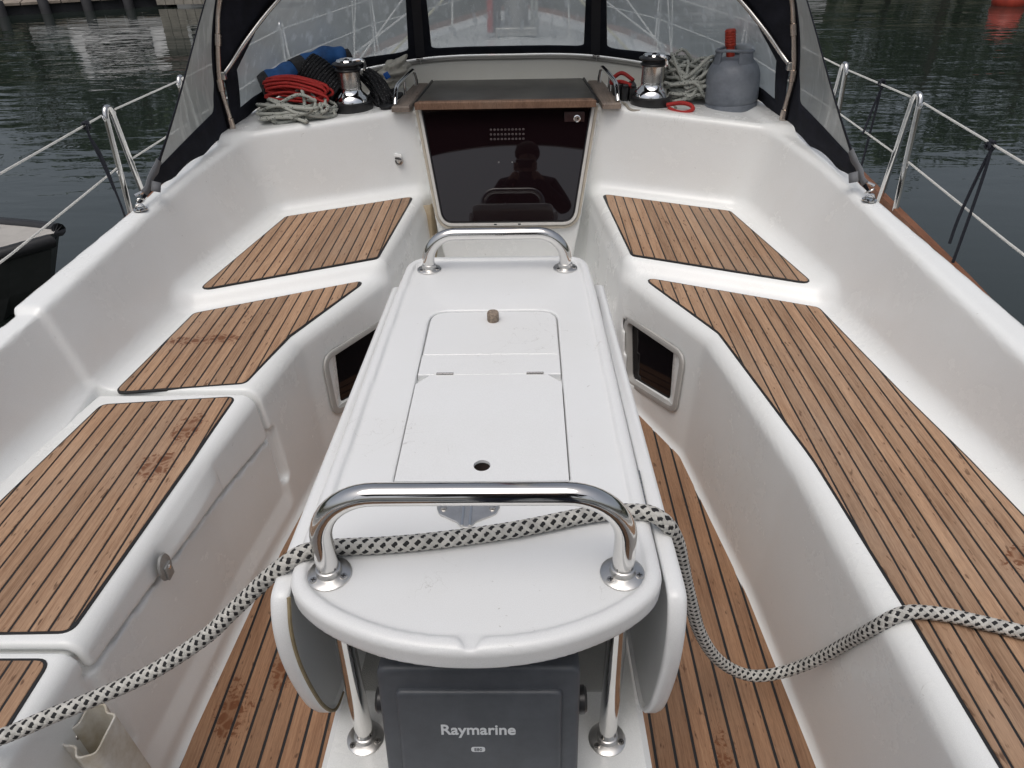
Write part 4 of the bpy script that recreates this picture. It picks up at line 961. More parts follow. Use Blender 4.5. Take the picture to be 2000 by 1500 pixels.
# ================================================================== spray hood
hood = empty('spray_hood', (0, 3.0, .76)); tag(hood, 'dark navy canvas spray hood with clear vinyl windows over the companionway', 'spray hood')
def HO(o): o.location = Vector(o.location)-Vector((0, 3.0, .76)); return o
def vinyl(name, col, op):
    m = bpy.data.materials.new(name); m.use_nodes = True; t = m.node_tree; t.nodes.clear(); N = t.nodes.new; L = t.links.new
    g = N('ShaderNodeNewGeometry')
    n1 = N('ShaderNodeTexNoise'); n1.inputs['Scale'].default_value = 5; n1.inputs['Detail'].default_value = 6; n1.inputs['Roughness'].default_value = .7; n1.inputs['Distortion'].default_value = 1.2
    mp = N('ShaderNodeMapping'); mp.inputs['Scale'].default_value = (1, 1, .45); mp.inputs['Rotation'].default_value = (R(35), R(30), 0); L(g.outputs['Position'], mp.inputs[0]); L(mp.outputs[0], n1.inputs[0])
    n2 = N('ShaderNodeTexVoronoi'); n2.inputs['Scale'].default_value = 95; L(g.outputs['Position'], n2.inputs['Vector'])
    n4 = N('ShaderNodeTexNoise'); n4.inputs['Scale'].default_value = 6; L(g.outputs['Position'], n4.inputs['Vector'])
    n3 = N('ShaderNodeTexNoise'); n3.inputs['Scale'].default_value = 1; n3.inputs['Detail'].default_value = 4
    mp3 = N('ShaderNodeMapping'); mp3.inputs['Scale'].default_value = (30, 30, 3.5); mp3.inputs['Rotation'].default_value = (R(50), R(-35), 0); L(g.outputs['Position'], mp3.inputs[0]); L(mp3.outputs[0], n3.inputs[0])
    tr = N('ShaderNodeBsdfTransparent'); tr.inputs[0].default_value = (.86, .89, .90, 1)
    df = N('ShaderNodeBsdfDiffuse'); df.inputs[0].default_value = (*col, 1)
    tl_ = N('ShaderNodeBsdfTranslucent'); tl_.inputs[0].default_value = (*col, 1)
    ms = N('ShaderNodeMixShader'); ms.inputs[0].default_value = .5; L(df.outputs[0], ms.inputs[1]); L(tl_.outputs[0], ms.inputs[2])
    r1 = N('ShaderNodeMapRange'); r1.inputs[1].default_value = .3; r1.inputs[2].default_value = .75; r1.inputs[3].default_value = op-.10; r1.inputs[4].default_value = op+.14; L(n1.outputs[0], r1.inputs[0])
    r3 = N('ShaderNodeMapRange'); r3.inputs[1].default_value = .56; r3.inputs[2].default_value = .70; r3.inputs[3].default_value = 0; r3.inputs[4].default_value = .30; L(n3.outputs[0], r3.inputs[0])  # pale streaks painted into the vinyl to stand for reflections and creases
    # dried droplets, in patches
    dr = N('ShaderNodeMapRange'); dr.inputs[1].default_value = .16; dr.inputs[2].default_value = .10; dr.inputs[3].default_value = 0; dr.inputs[4].default_value = .6; L(n2.outputs['Distance'], dr.inputs[0])
    dp = N('ShaderNodeMapRange'); dp.inputs[1].default_value = .48; dp.inputs[2].default_value = .62; L(n4.outputs[0], dp.inputs[0])
    dm = N('ShaderNodeMath'); dm.operation = 'MULTIPLY'; L(dr.outputs[0], dm.inputs[0]); L(dp.outputs[0], dm.inputs[1])
    a1 = N('ShaderNodeMath'); a1.use_clamp = True; L(r1.outputs[0], a1.inputs[0]); L(r3.outputs[0], a1.inputs[1])
    a2 = N('ShaderNodeMath'); a2.use_clamp = True; L(a1.outputs[0], a2.inputs[0]); L(dm.outputs[0], a2.inputs[1])
    mx = N('ShaderNodeMixShader'); L(a2.outputs[0], mx.inputs[0]); L(tr.outputs[0], mx.inputs[1]); L(ms.outputs[0], mx.inputs[2])
    gl = N('ShaderNodeBsdfGlossy'); gl.inputs['Roughness'].default_value = .12
    lw = N('ShaderNodeLayerWeight'); lw.inputs[0].default_value = .25; fr = N('ShaderNodeMapRange'); fr.inputs[3].default_value = .03; fr.inputs[4].default_value = .35; L(lw.outputs['Facing'], fr.inputs[0])
    bp = N('ShaderNodeBump'); bp.inputs['Strength'].default_value = .25; bp.inputs['Distance'].default_value = .02; L(n1.outputs[0], bp.inputs['Height']); L(bp.outputs[0], gl.inputs['Normal'])
    mg = N('ShaderNodeMixShader'); L(fr.outputs[0], mg.inputs[0]); L(mx.outputs[0], mg.inputs[1]); L(gl.outputs[0], mg.inputs[2])
    ou = N('ShaderNodeOutputMaterial'); L(mg.outputs[0], ou.inputs[0]); return m
M['vinyl'] = vinyl('clear_vinyl_front', (.60, .645, .66), .66)
M['vinyl_side'] = vinyl('clear_vinyl_side', (.42, .435, .42), .78)
H1 = half([(0, 2.87, 1.69), (.45, 2.875, 1.66), (.76, 2.885, 1.56), (.95, 2.90, 1.40), (1.042, 2.91, 1.21), (1.075, 2.91, 1.108), (1.104, 2.91, .958)])
H2 = half([(0, 3.24, 1.53), (.45, 3.21, 1.475), (.73, 3.16, 1.34), (.90, 3.08, 1.195), (1.0, 3.0, 1.085), (1.06, 2.955, 1.01), (1.085, 2.93, .965)])
def curve(pts):
    P = np.array(spline(pts, 12)); s = np.concatenate([[0], np.cumsum(np.linalg.norm(np.diff(P, axis=0), axis=1))]); s /= s[-1]
    return lambda t: np.array([np.interp(t, s, P[:, i]) for i in range(3)])
cB, cH1, cH2 = curve(BASE), curve(H1), curve(H2)
def windshield(u, v):   # u across 0..1, v up 0..1, slightly bellied
    p = cB(u)*(1-v)+cH2(u)*v; bul_ = math.sin(math.pi*v)*.02
    return p+np.array((0, bul_, bul_*.5))
def roof(u, v): return cH2(u)*(1-v)+cH1(u)*v+np.array((0, 0, .0))
def panel_pair(S, rect, win, rad, name, mfab, mwin, th=.0035, nring=6, wname='window'):
    """fabric border with a rounded clear window, both following surface S(u, v)"""
    (u0, u1, v0, v1) = rect; o = fillet(win, rad, 6)
    seq = []
    m_ = len(o)
    for i in range(m_):
        a, b = np.array(o[i]), np.array(o[(i+1) % m_]); k = max(1, int(np.linalg.norm(b-a)/.03)); seq += [tuple(a+(b-a)*j/k) for j in range(k)]
    c = np.mean(np.array(seq), 0); out = []
    for p in seq:
        d = np.array(p)-c; ts = []
        if abs(d[0]) > 1e-9: ts += [((u1 if d[0] > 0 else u0)-c[0])/d[0]]
        if abs(d[1]) > 1e-9: ts += [((v1 if d[1] > 0 else v0)-c[1])/d[1]]
        t = min(ts); out.append(tuple(c+d*t))
    # snap the nearest samples to the rectangle's corners
    for cu, cv in ((u0, v0), (u1, v0), (u1, v1), (u0, v1)):
        j = min(range(len(out)), key=lambda q: (out[q][0]-cu)**2+(out[q][1]-cv)**2); out[j] = (cu, cv)
    n = len(seq); V = []; F_ = []
    R_ = 5
    for k in range(R_):
        t = k/(R_-1)
        for q in range(n):
            uu_ = out[q][0]*(1-t)+seq[q][0]*t; vv_ = out[q][1]*(1-t)+seq[q][1]*t; V.append(S(uu_, vv_))
    for k in range(R_-1):
        for q in range(n): F_.append((k*n+q, k*n+(q+1) % n, (k+1)*n+(q+1) % n, (k+1)*n+q))
    fo = MB().add(V, F_).build(name, mfab, hood, auto=70); HO(fo)
    md = fo.modifiers.new('th', 'SOLIDIFY'); md.thickness = th; md.offset = 0
    V = []; F_ = []
    for k in range(nring):
        t = k/nring
        for q in range(n): V.append(S(*(np.array(seq[q])*(1-t)+c*t)))
    V.append(S(*c))
    for k in range(nring-1):
        for q in range(n): F_.append((k*n+q, k*n+(q+1) % n, (k+1)*n+(q+1) % n, (k+1)*n+q))
    for q in range(n): F_.append(((nring-1)*n+q, (nring-1)*n+(q+1) % n, nring*n))
    MB().add(V, F_).build(wname, mwin, fo, auto=90)
    return fo
UA, UB = .365, .635      # pillar centres
panel_pair(windshield, (UA, UB, 0, 1), [(UA+.018, .055), (UB-.018, .055), (UB-.012, .93), (UA+.012, .93)], .022, 'front_panel', M['fabric'], M['vinyl'])
panel_pair(windshield, (0, UA, 0, 1), [(.035, .20), (.11, .14), (UA-.018, .055), (UA-.012, .93), (.10, .93), (.035, .75)], .022, 'front_panel', M['fabric'], M['vinyl'])
panel_pair(windshield, (UB, 1, 0, 1), [(UB+.012, .93), (UB+.018, .055), (.89, .14), (.965, .20), (.965, .75), (.90, .93)], .022, 'front_panel', M['fabric'], M['vinyl'])
V = []; F_ = []; nu, nv = 48, 8
for i in range(nu+1):
    for j in range(nv+1): V.append(roof(i/nu, j/nv)+np.array((0, 0, -.012*math.sin(math.pi*j/nv))))
for i in range(nu):
    for j in range(nv): a = i*(nv+1)+j; F_.append((a, a+1, a+nv+2, a+nv+1))
ro = HO(MB().add(V, F_).build('roof', M['fabric'], hood)); md = ro.modifiers.new('th', 'SOLIDIFY'); md.thickness = .003
# small side slit window between the two hoops is part of the quarter panels
EDGE = [(1.158, 2.19, .715), (1.140, 2.367, .812), (1.112, 2.57, .965), (1.052, 2.825, 1.225), (.97, 2.875, 1.38)]
HLEG = [(1.100, 2.905, .752), (1.106, 2.91, .86), (1.106, 2.91, .958), (1.058, 2.91, 1.16), (.965, 2.90, 1.39)]
cE, cL = curve(EDGE), curve(HLEG)
for sx in (-1, 1):
    def quarter(u, v, sx=sx):
        t = v; p = cE(t)*(1-u)+cL(t)*u
        # the hem hangs in shallow scallops between its fasteners
        if t < .12: p = p+np.array((0, 0, (1-t/.12)*.012*abs(math.sin(u*math.pi*3.0))))
        p = p+np.array((.012*math.sin(math.pi*u)*math.sin(math.pi*min(1, t*1.2)), 0, 0)); p[0] *= sx; return p
    panel_pair(quarter, (0, 1, 0, 1), [(.05, .14), (.86, .17), (.95, .30), (.91, .48), (.85, .93), (.07, .93)], .07, 'quarter_panel', M['fabric'], M['vinyl_side'])
    leg = spline([(sx*1.086, 2.905, .752), (sx*1.090, 2.905, .83), (sx*1.094, 2.905, .955), (sx*1.062, 2.905, 1.115), (sx*1.030, 2.905, 1.22), (sx*.935, 2.89, 1.40), (sx*.74, 2.875, 1.555), (sx*.44, 2.865, 1.65), (0, 2.86, 1.675)], 8)
    M.setdefault('bow', mat('hood_bow_steel', (.44, .36, .30), .2, 1., noise=(6, .35, (.66, .60, .55))))
    HO(MB().add(*tube(leg, .0112, 14)).build('aft_bow', M['bow'], hood))
    leg2 = spline([(sx*1.076, 2.915, .975), (sx*1.05, 2.95, 1.008), (sx*.99, 2.99, 1.08), (sx*.885, 3.07, 1.19), (sx*.71, 3.14, 1.33), (sx*.44, 3.19, 1.46), (0, 3.22, 1.51)], 8)
    HO(MB().add(*tube(leg2, .009, 12)).build('front_bow', M['steel_dull'], hood))
    for zc_, r0 in ((.79, .0150), (.945, .0145), (1.095, .0145)):
        k = min(range(len(leg)), key=lambda i: abs(leg[i][2]-zc_)); a, b = leg[k-1], leg[min(k+1, len(leg)-1)]
        d = (b-a)/np.linalg.norm(b-a); HO(MB().add(*tube([leg[k]-d*.022, leg[k]-d*.02, leg[k]+d*.02, leg[k]+d*.022], [.0115, r0, r0, .0115], 14)).build('bow_sleeve', M['bow'], hood))
    # hinge foot
    ft = MB(); ft.box(sx*1.086-.020, sx*1.086+.020, 2.888, 2.922, .738, .745); fo_ = HO(ft.build('foot', M['steel_dull'], hood, bevel=.003))
    for dx in (-.009, .009):
        e_ = MB(); e_.box(sx*1.086+dx-.002, sx*1.086+dx+.002, 2.893, 2.917, .745, .772); e_.build('fork', M['steel_dull'], fo_, bevel=.001)
    e_ = MB(); e_.add(*tube([(sx*1.086-.014, 2.905, .762), (sx*1.086+.014, 2.905, .762)], .0045, 10)); e_.build('pin', M['steel'], fo_)
    jn = MB(); jn.box(sx*1.078-.011, sx*1.078+.011, 2.90, 2.926, .955, .985); HO(jn.build('joint', M['steel_dull'], hood, bevel=.004))
    # grey webbing strap and shackle at the after corner
    M.setdefault('web', mat('webbing_grey', (.15, .155, .165), .8, bump=(300, .5, .001)))
    c0 = np.array((sx*1.150, 2.21, .735)); 
    path = [(sx*1.140, 2.345, .815), (sx*1.144, 2.315, .795), (sx*1.150, 2.28, .778), (sx*1.150, 2.25, .760), (sx*1.154, 2.222, .748)]
    P_ = spline(path, 4); V = []; F_ = []
    for i, p in enumerate(P_):
        w_ = .0125*(1-.12*math.sin(i*1.1)); tw = .15*math.sin(i*.8)
        V += [(p[0]-sx*.012+w_*math.sin(tw)*.5, p[1]-.012-w_*.55, p[2]+w_*.8), (p[0]-sx*.016-w_*math.sin(tw)*.5, p[1]-.008+w_*.55, p[2]-w_*.8)]
    for i in range(len(P_)-1): F_.append((2*i, 2*i+1, 2*i+3, 2*i+2))
    st = HO(MB().add(V, F_).build('strap', M['web'], hood)); md = st.modifiers.new('t', 'SOLIDIFY'); md.thickness = .003
    V = [(sx*1.13, 2.262, .772), (sx*1.128, 2.236, .748), (sx*1.105, 2.250, .738), (sx*1.108, 2.276, .760)]
    st = HO(MB().add(V, [(0, 1, 2, 3)]).build('strap_tail', M['web'], hood)); md = st.modifiers.new('t', 'SOLIDIFY'); md.thickness = .003
    bk = MB(); bk.add(*tube([(sx*1.140, 2.222, .752), (sx*1.165, 2.20, .744)], .005, 8)); HO(bk.build('buckle', M['steel'], hood))
    sh = MB(); ring = [(sx*1.152+.010*math.cos(a), 2.205+.014*math.sin(a)-.006, .728+.014*math.cos(a+1)*.7) for a in np.linspace(0, 2*math.pi, 16)[:-1]]; sh.add(*tube(ring, .0032, 8, closed=True)); HO(sh.build('shackle', M['steel'], hood))
    pe = MB(); ring = [(sx*1.152+.0145*math.cos(a), 2.185+.008*math.cos(a)*0, .708+.0145*math.sin(a)) for a in np.linspace(0, math.pi, 14)]; pe.add(*tube(ring, .004, 8)); pe.add(*lathe([(.0001, 0), (.022, 0), (.022, .003), (.0001, .0045)], 20, (sx*1.152, 2.185, .7035))); HO(pe.build('pad_eye', M['steel'], hood))
    # turnbuttons along the breakwater
    for u_ in (.5+sx*.135,):
        p = cB(u_); tb = MB(); tb.box(p[0]-.016, p[0]+.016, p[1]-.036, p[1]-.024, p[2]-.004, p[2]+.003); tb.add(*tube([(p[0]+.003, p[1]-.034, p[2]+.002), (p[0]+.003, p[1]-.034, p[2]-.022)], .003, 8)); HO(tb.build('turn_button', M['steel'], hood, bevel=.001))
for u_ in (UA, UB):  # sewn webbing on the pillars
    V = []; F_ = []
    for k in range(13):
        v_ = .01+.97*k/12; a, b = windshield(u_-.007, v_), windshield(u_+.007, v_); V += [a+np.array((0, -.004, -.002)), b+np.array((0, -.004, -.002))]
    for k in range(12): F_.append((2*k, 2*k+1, 2*k+3, 2*k+2))
    HO(MB().add(V, F_).build('pillar_tape', mat('tape_dark', (.022, .022, .027), .7), hood))

# ================================================================== bimini over the helm, behind the camera (mirrored in the washboard)
bi = empty('bimini', (0, -1.3, 2.1)); tag(bi, 'dark canvas bimini top over the helm, mirrored in the washboard', 'bimini')
V = []; F_ = []
for i in range(25):
    for j in range(9):
        x = -1.15+2.3*i/24; y = -2.1+1.35*j/8; V.append((x, y+1.3, .16*(1-(x/1.15)**2)-.015*math.sin(math.pi*j/8)))
for i in range(24):
    for j in range(8): a = i*9+j; F_.append((a, a+1, a+10, a+9))
o = MB().add(V, F_).build('canopy', M['fabric'], bi); md = o.modifiers.new('t', 'SOLIDIFY'); md.thickness = .004
for yy in (-.78, .52):
    MB().add(*tube(spline([(-1.2, -.2, -1.5), (-1.2, yy*.8, -.4), (-1.13, yy, -.02), (-.6, yy, .11), (0, yy, .15), (.6, yy, .11), (1.13, yy, -.02), (1.2, yy*.8, -.4), (1.2, -.2, -1.5)], 6), .012, 10)).build('bow', M['steel'], bi)

# ================================================================== stanchions, guard wires, cords
def stanchion(sx, y, x, z0, h, lab, name='stanchion'):
    s_ = empty(name, (sx*x, y, z0)); tag(s_, lab, 'stanchion', 'stanchions along the side decks')
    a = spline([(0, -.085, 0), (0, -.06, h*.4), (0, -.034, h*.86), (0, -.030, h*.93), (0, -.018, h*.985), (0, 0, h), (0, .018, h*.985), (0, .030, h*.93), (0, .034, h*.86), (0, .06, h*.4), (0, .085, 0)], 6)
    MB().add(*tube([(p[0]-sx*.0, p[1], p[2]) for p in a], .0122, 14)).build('hoop', M['steel'], s_)
    for dy in (-.085, .085): MB().add(*lathe([(.0001, 0), (.026, 0), (.026, .004), (.016, .010), (.016, .03), (.0001, .03)], 20, (0, dy, 0))).build('foot', M['steel_dull'], s_)
    for z_ in (h*.93, h*.47):
        for dy in (-1, 1):
            yy_ = dy*(.030 if z_ > h*.8 else .056); ring = [(.006*math.cos(t)*0, yy_+dy*(.014+.011*math.cos(t)), z_+.011*math.sin(t)) for t in np.linspace(0, 6.283, 13)[:-1]]
            MB().add(*tube(ring, .0028, 6, closed=True)).build('eye', M['steel'], s_)
    return s_
stanchion(1, 3.10, 1.688, .315, .507, 'stainless hoop stanchion abreast of the gas bottle side of the spray hood')
stanchion(-1, 3.17, 1.712, .315, .49, 'stainless hoop stanchion abreast of the blue roll side of the spray hood')
stanchion(1, 4.0, 1.735, .32, .465, 'second stanchion hoop half hidden by the hood, gas bottle side')
stanchion(-1, 4.0, 1.74, .32, .455, 'second stanchion hoop half hidden by the hood, blue roll side')
for sx in (-1, 1):
    for y in (5.6, 7.2):
        stanchion(sx, y, hb(y)-.04, zd(y), .48, 'slim stanchion on the foredeck seen through the hood windows')
M['wire'] = mat('guard_wire_white', (.68, .67, .63), .45, noise=(80, .2))
for sx in (-1, 1):
    y1 = 3.10 if sx > 0 else 3.17; x1 = 1.688 if sx > 0 else 1.712; zt = .80 if sx > 0 else .785
    seg = [[(sx*1.46, -.4, .83), (sx*1.55, .9, .80), (sx*1.635, 2.2, .79), (sx*x1, y1-.06, zt)], [(sx*x1, y1+.06, zt), (sx*1.735, 3.94, .765)], [(sx*1.735, 4.06, .765), (sx*(hb(5.6)-.04), 5.57, zd(5.6)+.44), (sx*(hb(7.2)-.04), 7.2, zd(7.2)+.44), (sx*.3, 9.4, zd(9.4)+.5)]]
    low = [[(sx*1.46, -.4, .58), (sx*1.56, .9, .555), (sx*1.645, 2.2, .55), (sx*x1, y1-.075, .567)], [(sx*x1, y1+.075, .567), (sx*1.735, 3.93, .555)], [(sx*1.735, 4.07, .555), (sx*(hb(5.6)-.04), 5.57, zd(5.6)+.24), (sx*(hb(7.2)-.04), 7.2, zd(7.2)+.24), (sx*.3, 9.4, zd(9.4)+.25)]]
    side = 'gas bottle' if sx > 0 else 'blue roll'
    for grp, nm in ((seg, 'upper'), (low, 'lower')):
        for g_, wh in zip(grp, ('running aft from the stanchion', 'between the stanchions by the hood', 'along the foredeck')):
            o = MB().add(*tube(g_, .0042, 8)).build('guard_wire', M['wire']); tag(o, f'{nm} white guard wire {wh}, {side} side', 'guard wire', 'guard wires')
def cord(name, pts, r, m, lab, cat='cord'):
    o = MB().add(*tube(spline(pts, 7), r, 7)).build(name, m); tag(o, lab, cat); return o
M['cord_navy'] = mat('cord_navy', (.012, .014, .022), .8)
wx, wy, wz = 1.644, 2.46, .792
knot = [(wx+.010*math.cos(t*2.1), wy+.012*math.sin(t*3), wz+.014*math.sin(t*2.1)) for t in np.linspace(0, 6, 12)]
cord('tie_cord', knot+[(wx+.002, wy+.004, wz-.06), (wx-.01, wy+.02, wz-.25), (wx-.012, wy+.02, wz-.36)], .0055, M['cord_navy'], 'black tie cord knotted on the guard wire, gas bottle side, short tail')
cord('tie_cord', [(wx, wy, wz), (wx+.004, wy-.01, wz-.05), (wx+.006, wy-.012, wz-.2), (wx+.004, wy-.012, wz-.46)], .0055, M['cord_navy'], 'long black cord hanging straight down outside the toe rail, gas bottle side')
wx2, wy2 = 1.715, 3.50
cord('tie_cord', [(wx2+.010*math.cos(t*2.1), wy2+.012*math.sin(t*3), .788+.014*math.sin(t*2.1)) for t in np.linspace(0, 6, 12)]+[(wx2-.004, wy2, .73), (wx2-.03, wy2, .56)], .0055, M['cord_navy'], 'black cord knotted on the guard wire between the stanchions, short tail')
cord('tie_cord', [(wx2, wy2, .79), (wx2+.004, wy2, .70), (wx2+.002, wy2, .40)], .0055, M['cord_navy'], 'black cord hanging down between the two stanchions, long tail')
wx3, wy3 = -1.690, 2.94
cord('tie_cord', [(wx3+.010*math.cos(t*2.1), wy3+.012*math.sin(t*3), .786+.014*math.sin(t*2.1)) for t in np.linspace(0, 6, 12)]+[(wx3, wy3, .74), (wx3+.018, wy3+.0, .62), (wx3+.03, wy3, .52), (wx3+.022, wy3, .66), (wx3+.004, wy3, .73)], .0055, M['cord_navy'], 'black cord with a loop tied to the guard wire on the blue roll side')
cord('tie_cord', [(wx3+.03, wy3, .53), (wx3+.036, wy3, .42), (wx3+.03, wy3, .26)], .0045, M['cord_navy'], 'thin black cord hanging below the looped cord, blue roll side')

# ================================================================== mast and foredeck lines seen through the hood
mast = empty('mast', (.03, 5.0, .85)); tag(mast, 'pale aluminium mast foot seen through the centre hood window', 'mast')
M['alu'] = mat('mast_alloy', (.50, .49, .46), .4, .6, noise=(5, .2))
prof = [(.075*math.cos(t), .12*math.sin(t)) for t in np.linspace(0, 2*math.pi, 25)[:-1]]
mm_ = MB(); mm_.add([(x, y, 0) for x, y in prof]+[(x, y, 13) for x, y in prof], [(i, (i+1) % 24, 24+(i+1) % 24, 24+i) for i in range(24)]+[tuple(range(24, 48))]); mm_.build('spar', M['alu'], mast)
mb_ = MB(); mb_.box(-.13, .13, -.18, .18, -.02, .03); mb_.build('step', M['alu'], mast, bevel=.01)
for k, (dx, m__) in enumerate(((-.16, M['cord_r']), (-.13, M['cord_navy']), (-.105, M['cord_k']), (.10, M['cord_w']), (.125, M['cord_w']))):
    o = MB().add(*tube([(dx, -.14, 0), (dx*.9, -.14, 1.0), (dx*.6, -.12, 4)], .011 if k else .02, 8)).build('halyard', m__, mast)
for sx in (-1, 1):
    for j, (a, b, r_) in enumerate((((sx*1.05, 5.1, .62), (sx*.08, 5.0, 11), .004), ((sx*1.0, 4.8, .62), (sx*.08, 5.0, 6.4), .004), ((sx*.34, 4.55, .86), (sx*.30, 4.9, 1.9), .006), ((sx*.62, 4.0, .86), (sx*.16, 5.0, 1.25), .0065), ((sx*.85, 4.25, .84), (sx*.20, 7.0, 1.2), .0055), ((sx*1.25, 4.3, .36), (sx*.55, 6.2, 1.25), .006))):
        o = MB().add(*tube([a, b], r_, 7)).build('rigging_line', M['wire'] if j != 3 else mat('line_yellow', (.50, .47, .30), .8)); tag(o, ['cap shroud wire rising from the side deck', 'lower shroud wire rising from the side deck', 'thin upright line near the mast', 'yellowish line running from the cabin top to the mast', 'line leading forward over the cabin top', 'slack line crossing the foredeck'][j]+(' to starboard' if sx > 0 else ' to port'), 'rigging', 'rigging seen through the hood windows')
# ================================================================== neighbouring boat, jetty, buoy
nb = empty('motor_boat', (-3.5, 4.3, ZW)); tag(nb, 'grey open motor boat with black rubber rail moored to port', 'boat'); 
M['boat_dark'] = mat('boat_hull_dark', (.055, .058, .055), .5, noise=(6, .3)); M['boat_grey'] = mat('boat_cover', (.20, .205, .205), .8); M['boat_deck'] = mat('boat_deck_sand', (.44, .42, .39), .7, noise=(12, .15))
def nbm(v): return [(x-(-3.5), y-4.3, z-ZW) for x, y, z in v]
ST = Vector((-2.93, 4.27, -.22)); DX = Vector((-.96, -.28, 0)).normalized(); DY = Vector((-DX.y, DX.x, 0))   # stern corner, forward and across
if DY.y < 0: DY = -DY
def bp3(a, b, z): p = ST+DX*a+DY*b; return (p.x, p.y, z)
lv = [(-.02, -.20), (.03, -.66), (.10, -.95)]
V = []; F_ = []
stn = [0, .2, .55, 1.2, 2.5, 4.5]; beam = [.20, .46, .85, 1.3, 1.6, 1.5]
for a, bw_ in zip(stn, beam):
    off = -bw_/2
    for z, ins_ in ((-.22, 0), (-.5, .05), (-.9, .2)): V.append(bp3(a+(.30 if z < -.8 else .12 if z < -.4 else 0)*(1 if a < .4 else 0), off+ins_, z))
    for z, ins_ in ((-.9, .2), (-.5, .05), (-.22, 0)): V.append(bp3(a+(.30 if z < -.8 else .12 if z < -.4 else 0)*(1 if a < .4 else 0), off+bw_-ins_, z))
for i in range(len(stn)-1):
    for k in range(5): F_.append((i*6+k, i*6+k+1, i*6+7+k, i*6+6+k))
F_.append(tuple(range(6)))
MB().add(nbm(V), F_).build('hull', M['boat_dark'], nb, smooth=False)
V = []
rail = []
for a, bw_ in zip(stn, beam): rail.append(bp3(a, -bw_/2, -.20))
for a, bw_ in list(zip(stn, beam))[::-1]: rail.append(bp3(a, bw_/2, -.20))
o = MB().add(*tube(nbm(rail), .045, 10, closed=True)).build('rub_rail', M['black'], nb)
V = [bp3(a, -b/2, -.185) for a, b in zip(stn, beam)]+[bp3(a, b/2, -.185) for a, b in list(zip(stn, beam))[::-1]]
MB().add(nbm(V), [tuple(range(len(V)))]).build('deck', M['boat_deck'], nb, smooth=False)
V = [bp3(.35, .20, -.175), bp3(.9, .5, -.175), bp3(4, .6, -.175), bp3(4, -.1, -.175), bp3(.9, .45, -.10), bp3(1.1, .42, -.06), bp3(3.9, .4, .0), bp3(3.9, 0, .0)]
MB().add(nbm(V), [(0, 1, 6, 7), (1, 2, 5, 6), (2, 3, 4, 5), (3, 0, 7, 4), (4, 5, 6, 7)]).build('cover', M['boat_grey'], nb, smooth=False)
MB().add(*tube(nbm(spline([bp3(.32, -.06, -.18), bp3(.40, -.06, -.10), bp3(.52, -.06, -.07), bp3(1.5, .0, -.04)], 6)), .014, 10)).build('hand_rail', M['steel'], nb)
# jetty, top left
jt = empty('jetty', (-11, 21, ZW)); tag(jt, 'dark timber jetty with black posts and pale planked front', 'jetty')
M['jetty_dark'] = mat('jetty_dark', (.02, .02, .022), .7, noise=(3, -.8)); M['jetty_deck'] = mat('jetty_deck', (.30, .25, .20), .8, noise=(4, .4)); M['plank_grey'] = mat('plank_grey', (.36, .33, .28), .8, noise=(5, .35))
A = np.array((-15.2, 20.6)); B = np.array((-10.0, 23.2)); d = (B-A)/np.linalg.norm(B-A); nrm = np.array((-d[1], d[0])); Lj = np.linalg.norm(B-A)
def jp(a, b, z): q = A+d*a+nrm*b; return (q[0]+11, q[1]-21, z-ZW)
V = [jp(0, 0, ZW-.5), jp(Lj, 0, ZW-.5), jp(Lj, 2.4, ZW-.5), jp(0, 2.4, ZW-.5), jp(0, 0, -.42), jp(Lj, 0, -.42), jp(Lj, 2.4, -.42), jp(0, 2.4, -.42)]
BX = [(0, 3, 2, 1), (4, 5, 6, 7), (0, 1, 5, 4), (1, 2, 6, 5), (2, 3, 7, 6), (3, 0, 4, 7)]
MB().add(V, BX).build('quay_face', M['jetty_dark'], jt, smooth=False)
for k in range(12):
    a0_ = k*Lj/12; V = [jp(a0_+.01, -.05, z) for z in (0,)]
    V = [jp(a0_+.015, -.15, -.42), jp(a0_+Lj/12-.015, -.15, -.42), jp(a0_+Lj/12-.015, 2.5, -.42), jp(a0_+.015, 2.5, -.42), jp(a0_+.015, -.15, -.36), jp(a0_+Lj/12-.015, -.15, -.36), jp(a0_+Lj/12-.015, 2.5, -.36), jp(a0_+.015, 2.5, -.36)]
    MB().add(V, BX).build('plank', M['jetty_deck'], jt, smooth=False)
for k in range(6):
    c_ = jp(.4+k*Lj/5.6, -.16, 0); MB().add(*lathe([(.13, -.6), (.13, .33), (.11, .36), (.0001, .36)], 14, (c_[0], c_[1], 0))).build('pile', M['jetty_dark'], jt)
# pale boathouse: upright boards on piles
bh = empty('boathouse', (-8.4, 22.6, ZW)); tag(bh, 'pale boarded boathouse at the water edge beside the dark jetty', 'boathouse')
for k in range(17):
    x0 = -1.9+k*.26; o = MB(); o.box(x0, x0+.245, 0, .04, .06, 1.45); o.build('board', M['plank_grey'], bh, smooth=False)
o = MB(); o.box(-1.9, 2.5, .04, 4, .3, 1.45); o.build('wall', mat('boathouse_white', (.70, .70, .68), .7), bh, smooth=False)
o = MB(); o.box(-1.2, .2, -.02, -.005, .55, 1.25); wn_ = o.build('window', mat('white_frame', (.78, .78, .76), .5), bh, smooth=False)
o = MB(); o.box(-1.1, .1, -.03, -.021, .62, 1.18); o.build('pane', M['smoked'], wn_, smooth=False)
o = MB(); o.add([(-2.3, -.3, 1.42), (2.9, -.3, 1.42), (2.9, 4.4, 1.42), (-2.3, 4.4, 1.42), (-2.3, 2, 2.2), (2.9, 2, 2.2)], [(0, 1, 5, 4), (2, 3, 4, 5), (0, 4, 3), (1, 2, 5), (0, 3, 2, 1)]); o.build('roof', mat('roof_dark', (.10, .06, .05), .8), bh, smooth=False)
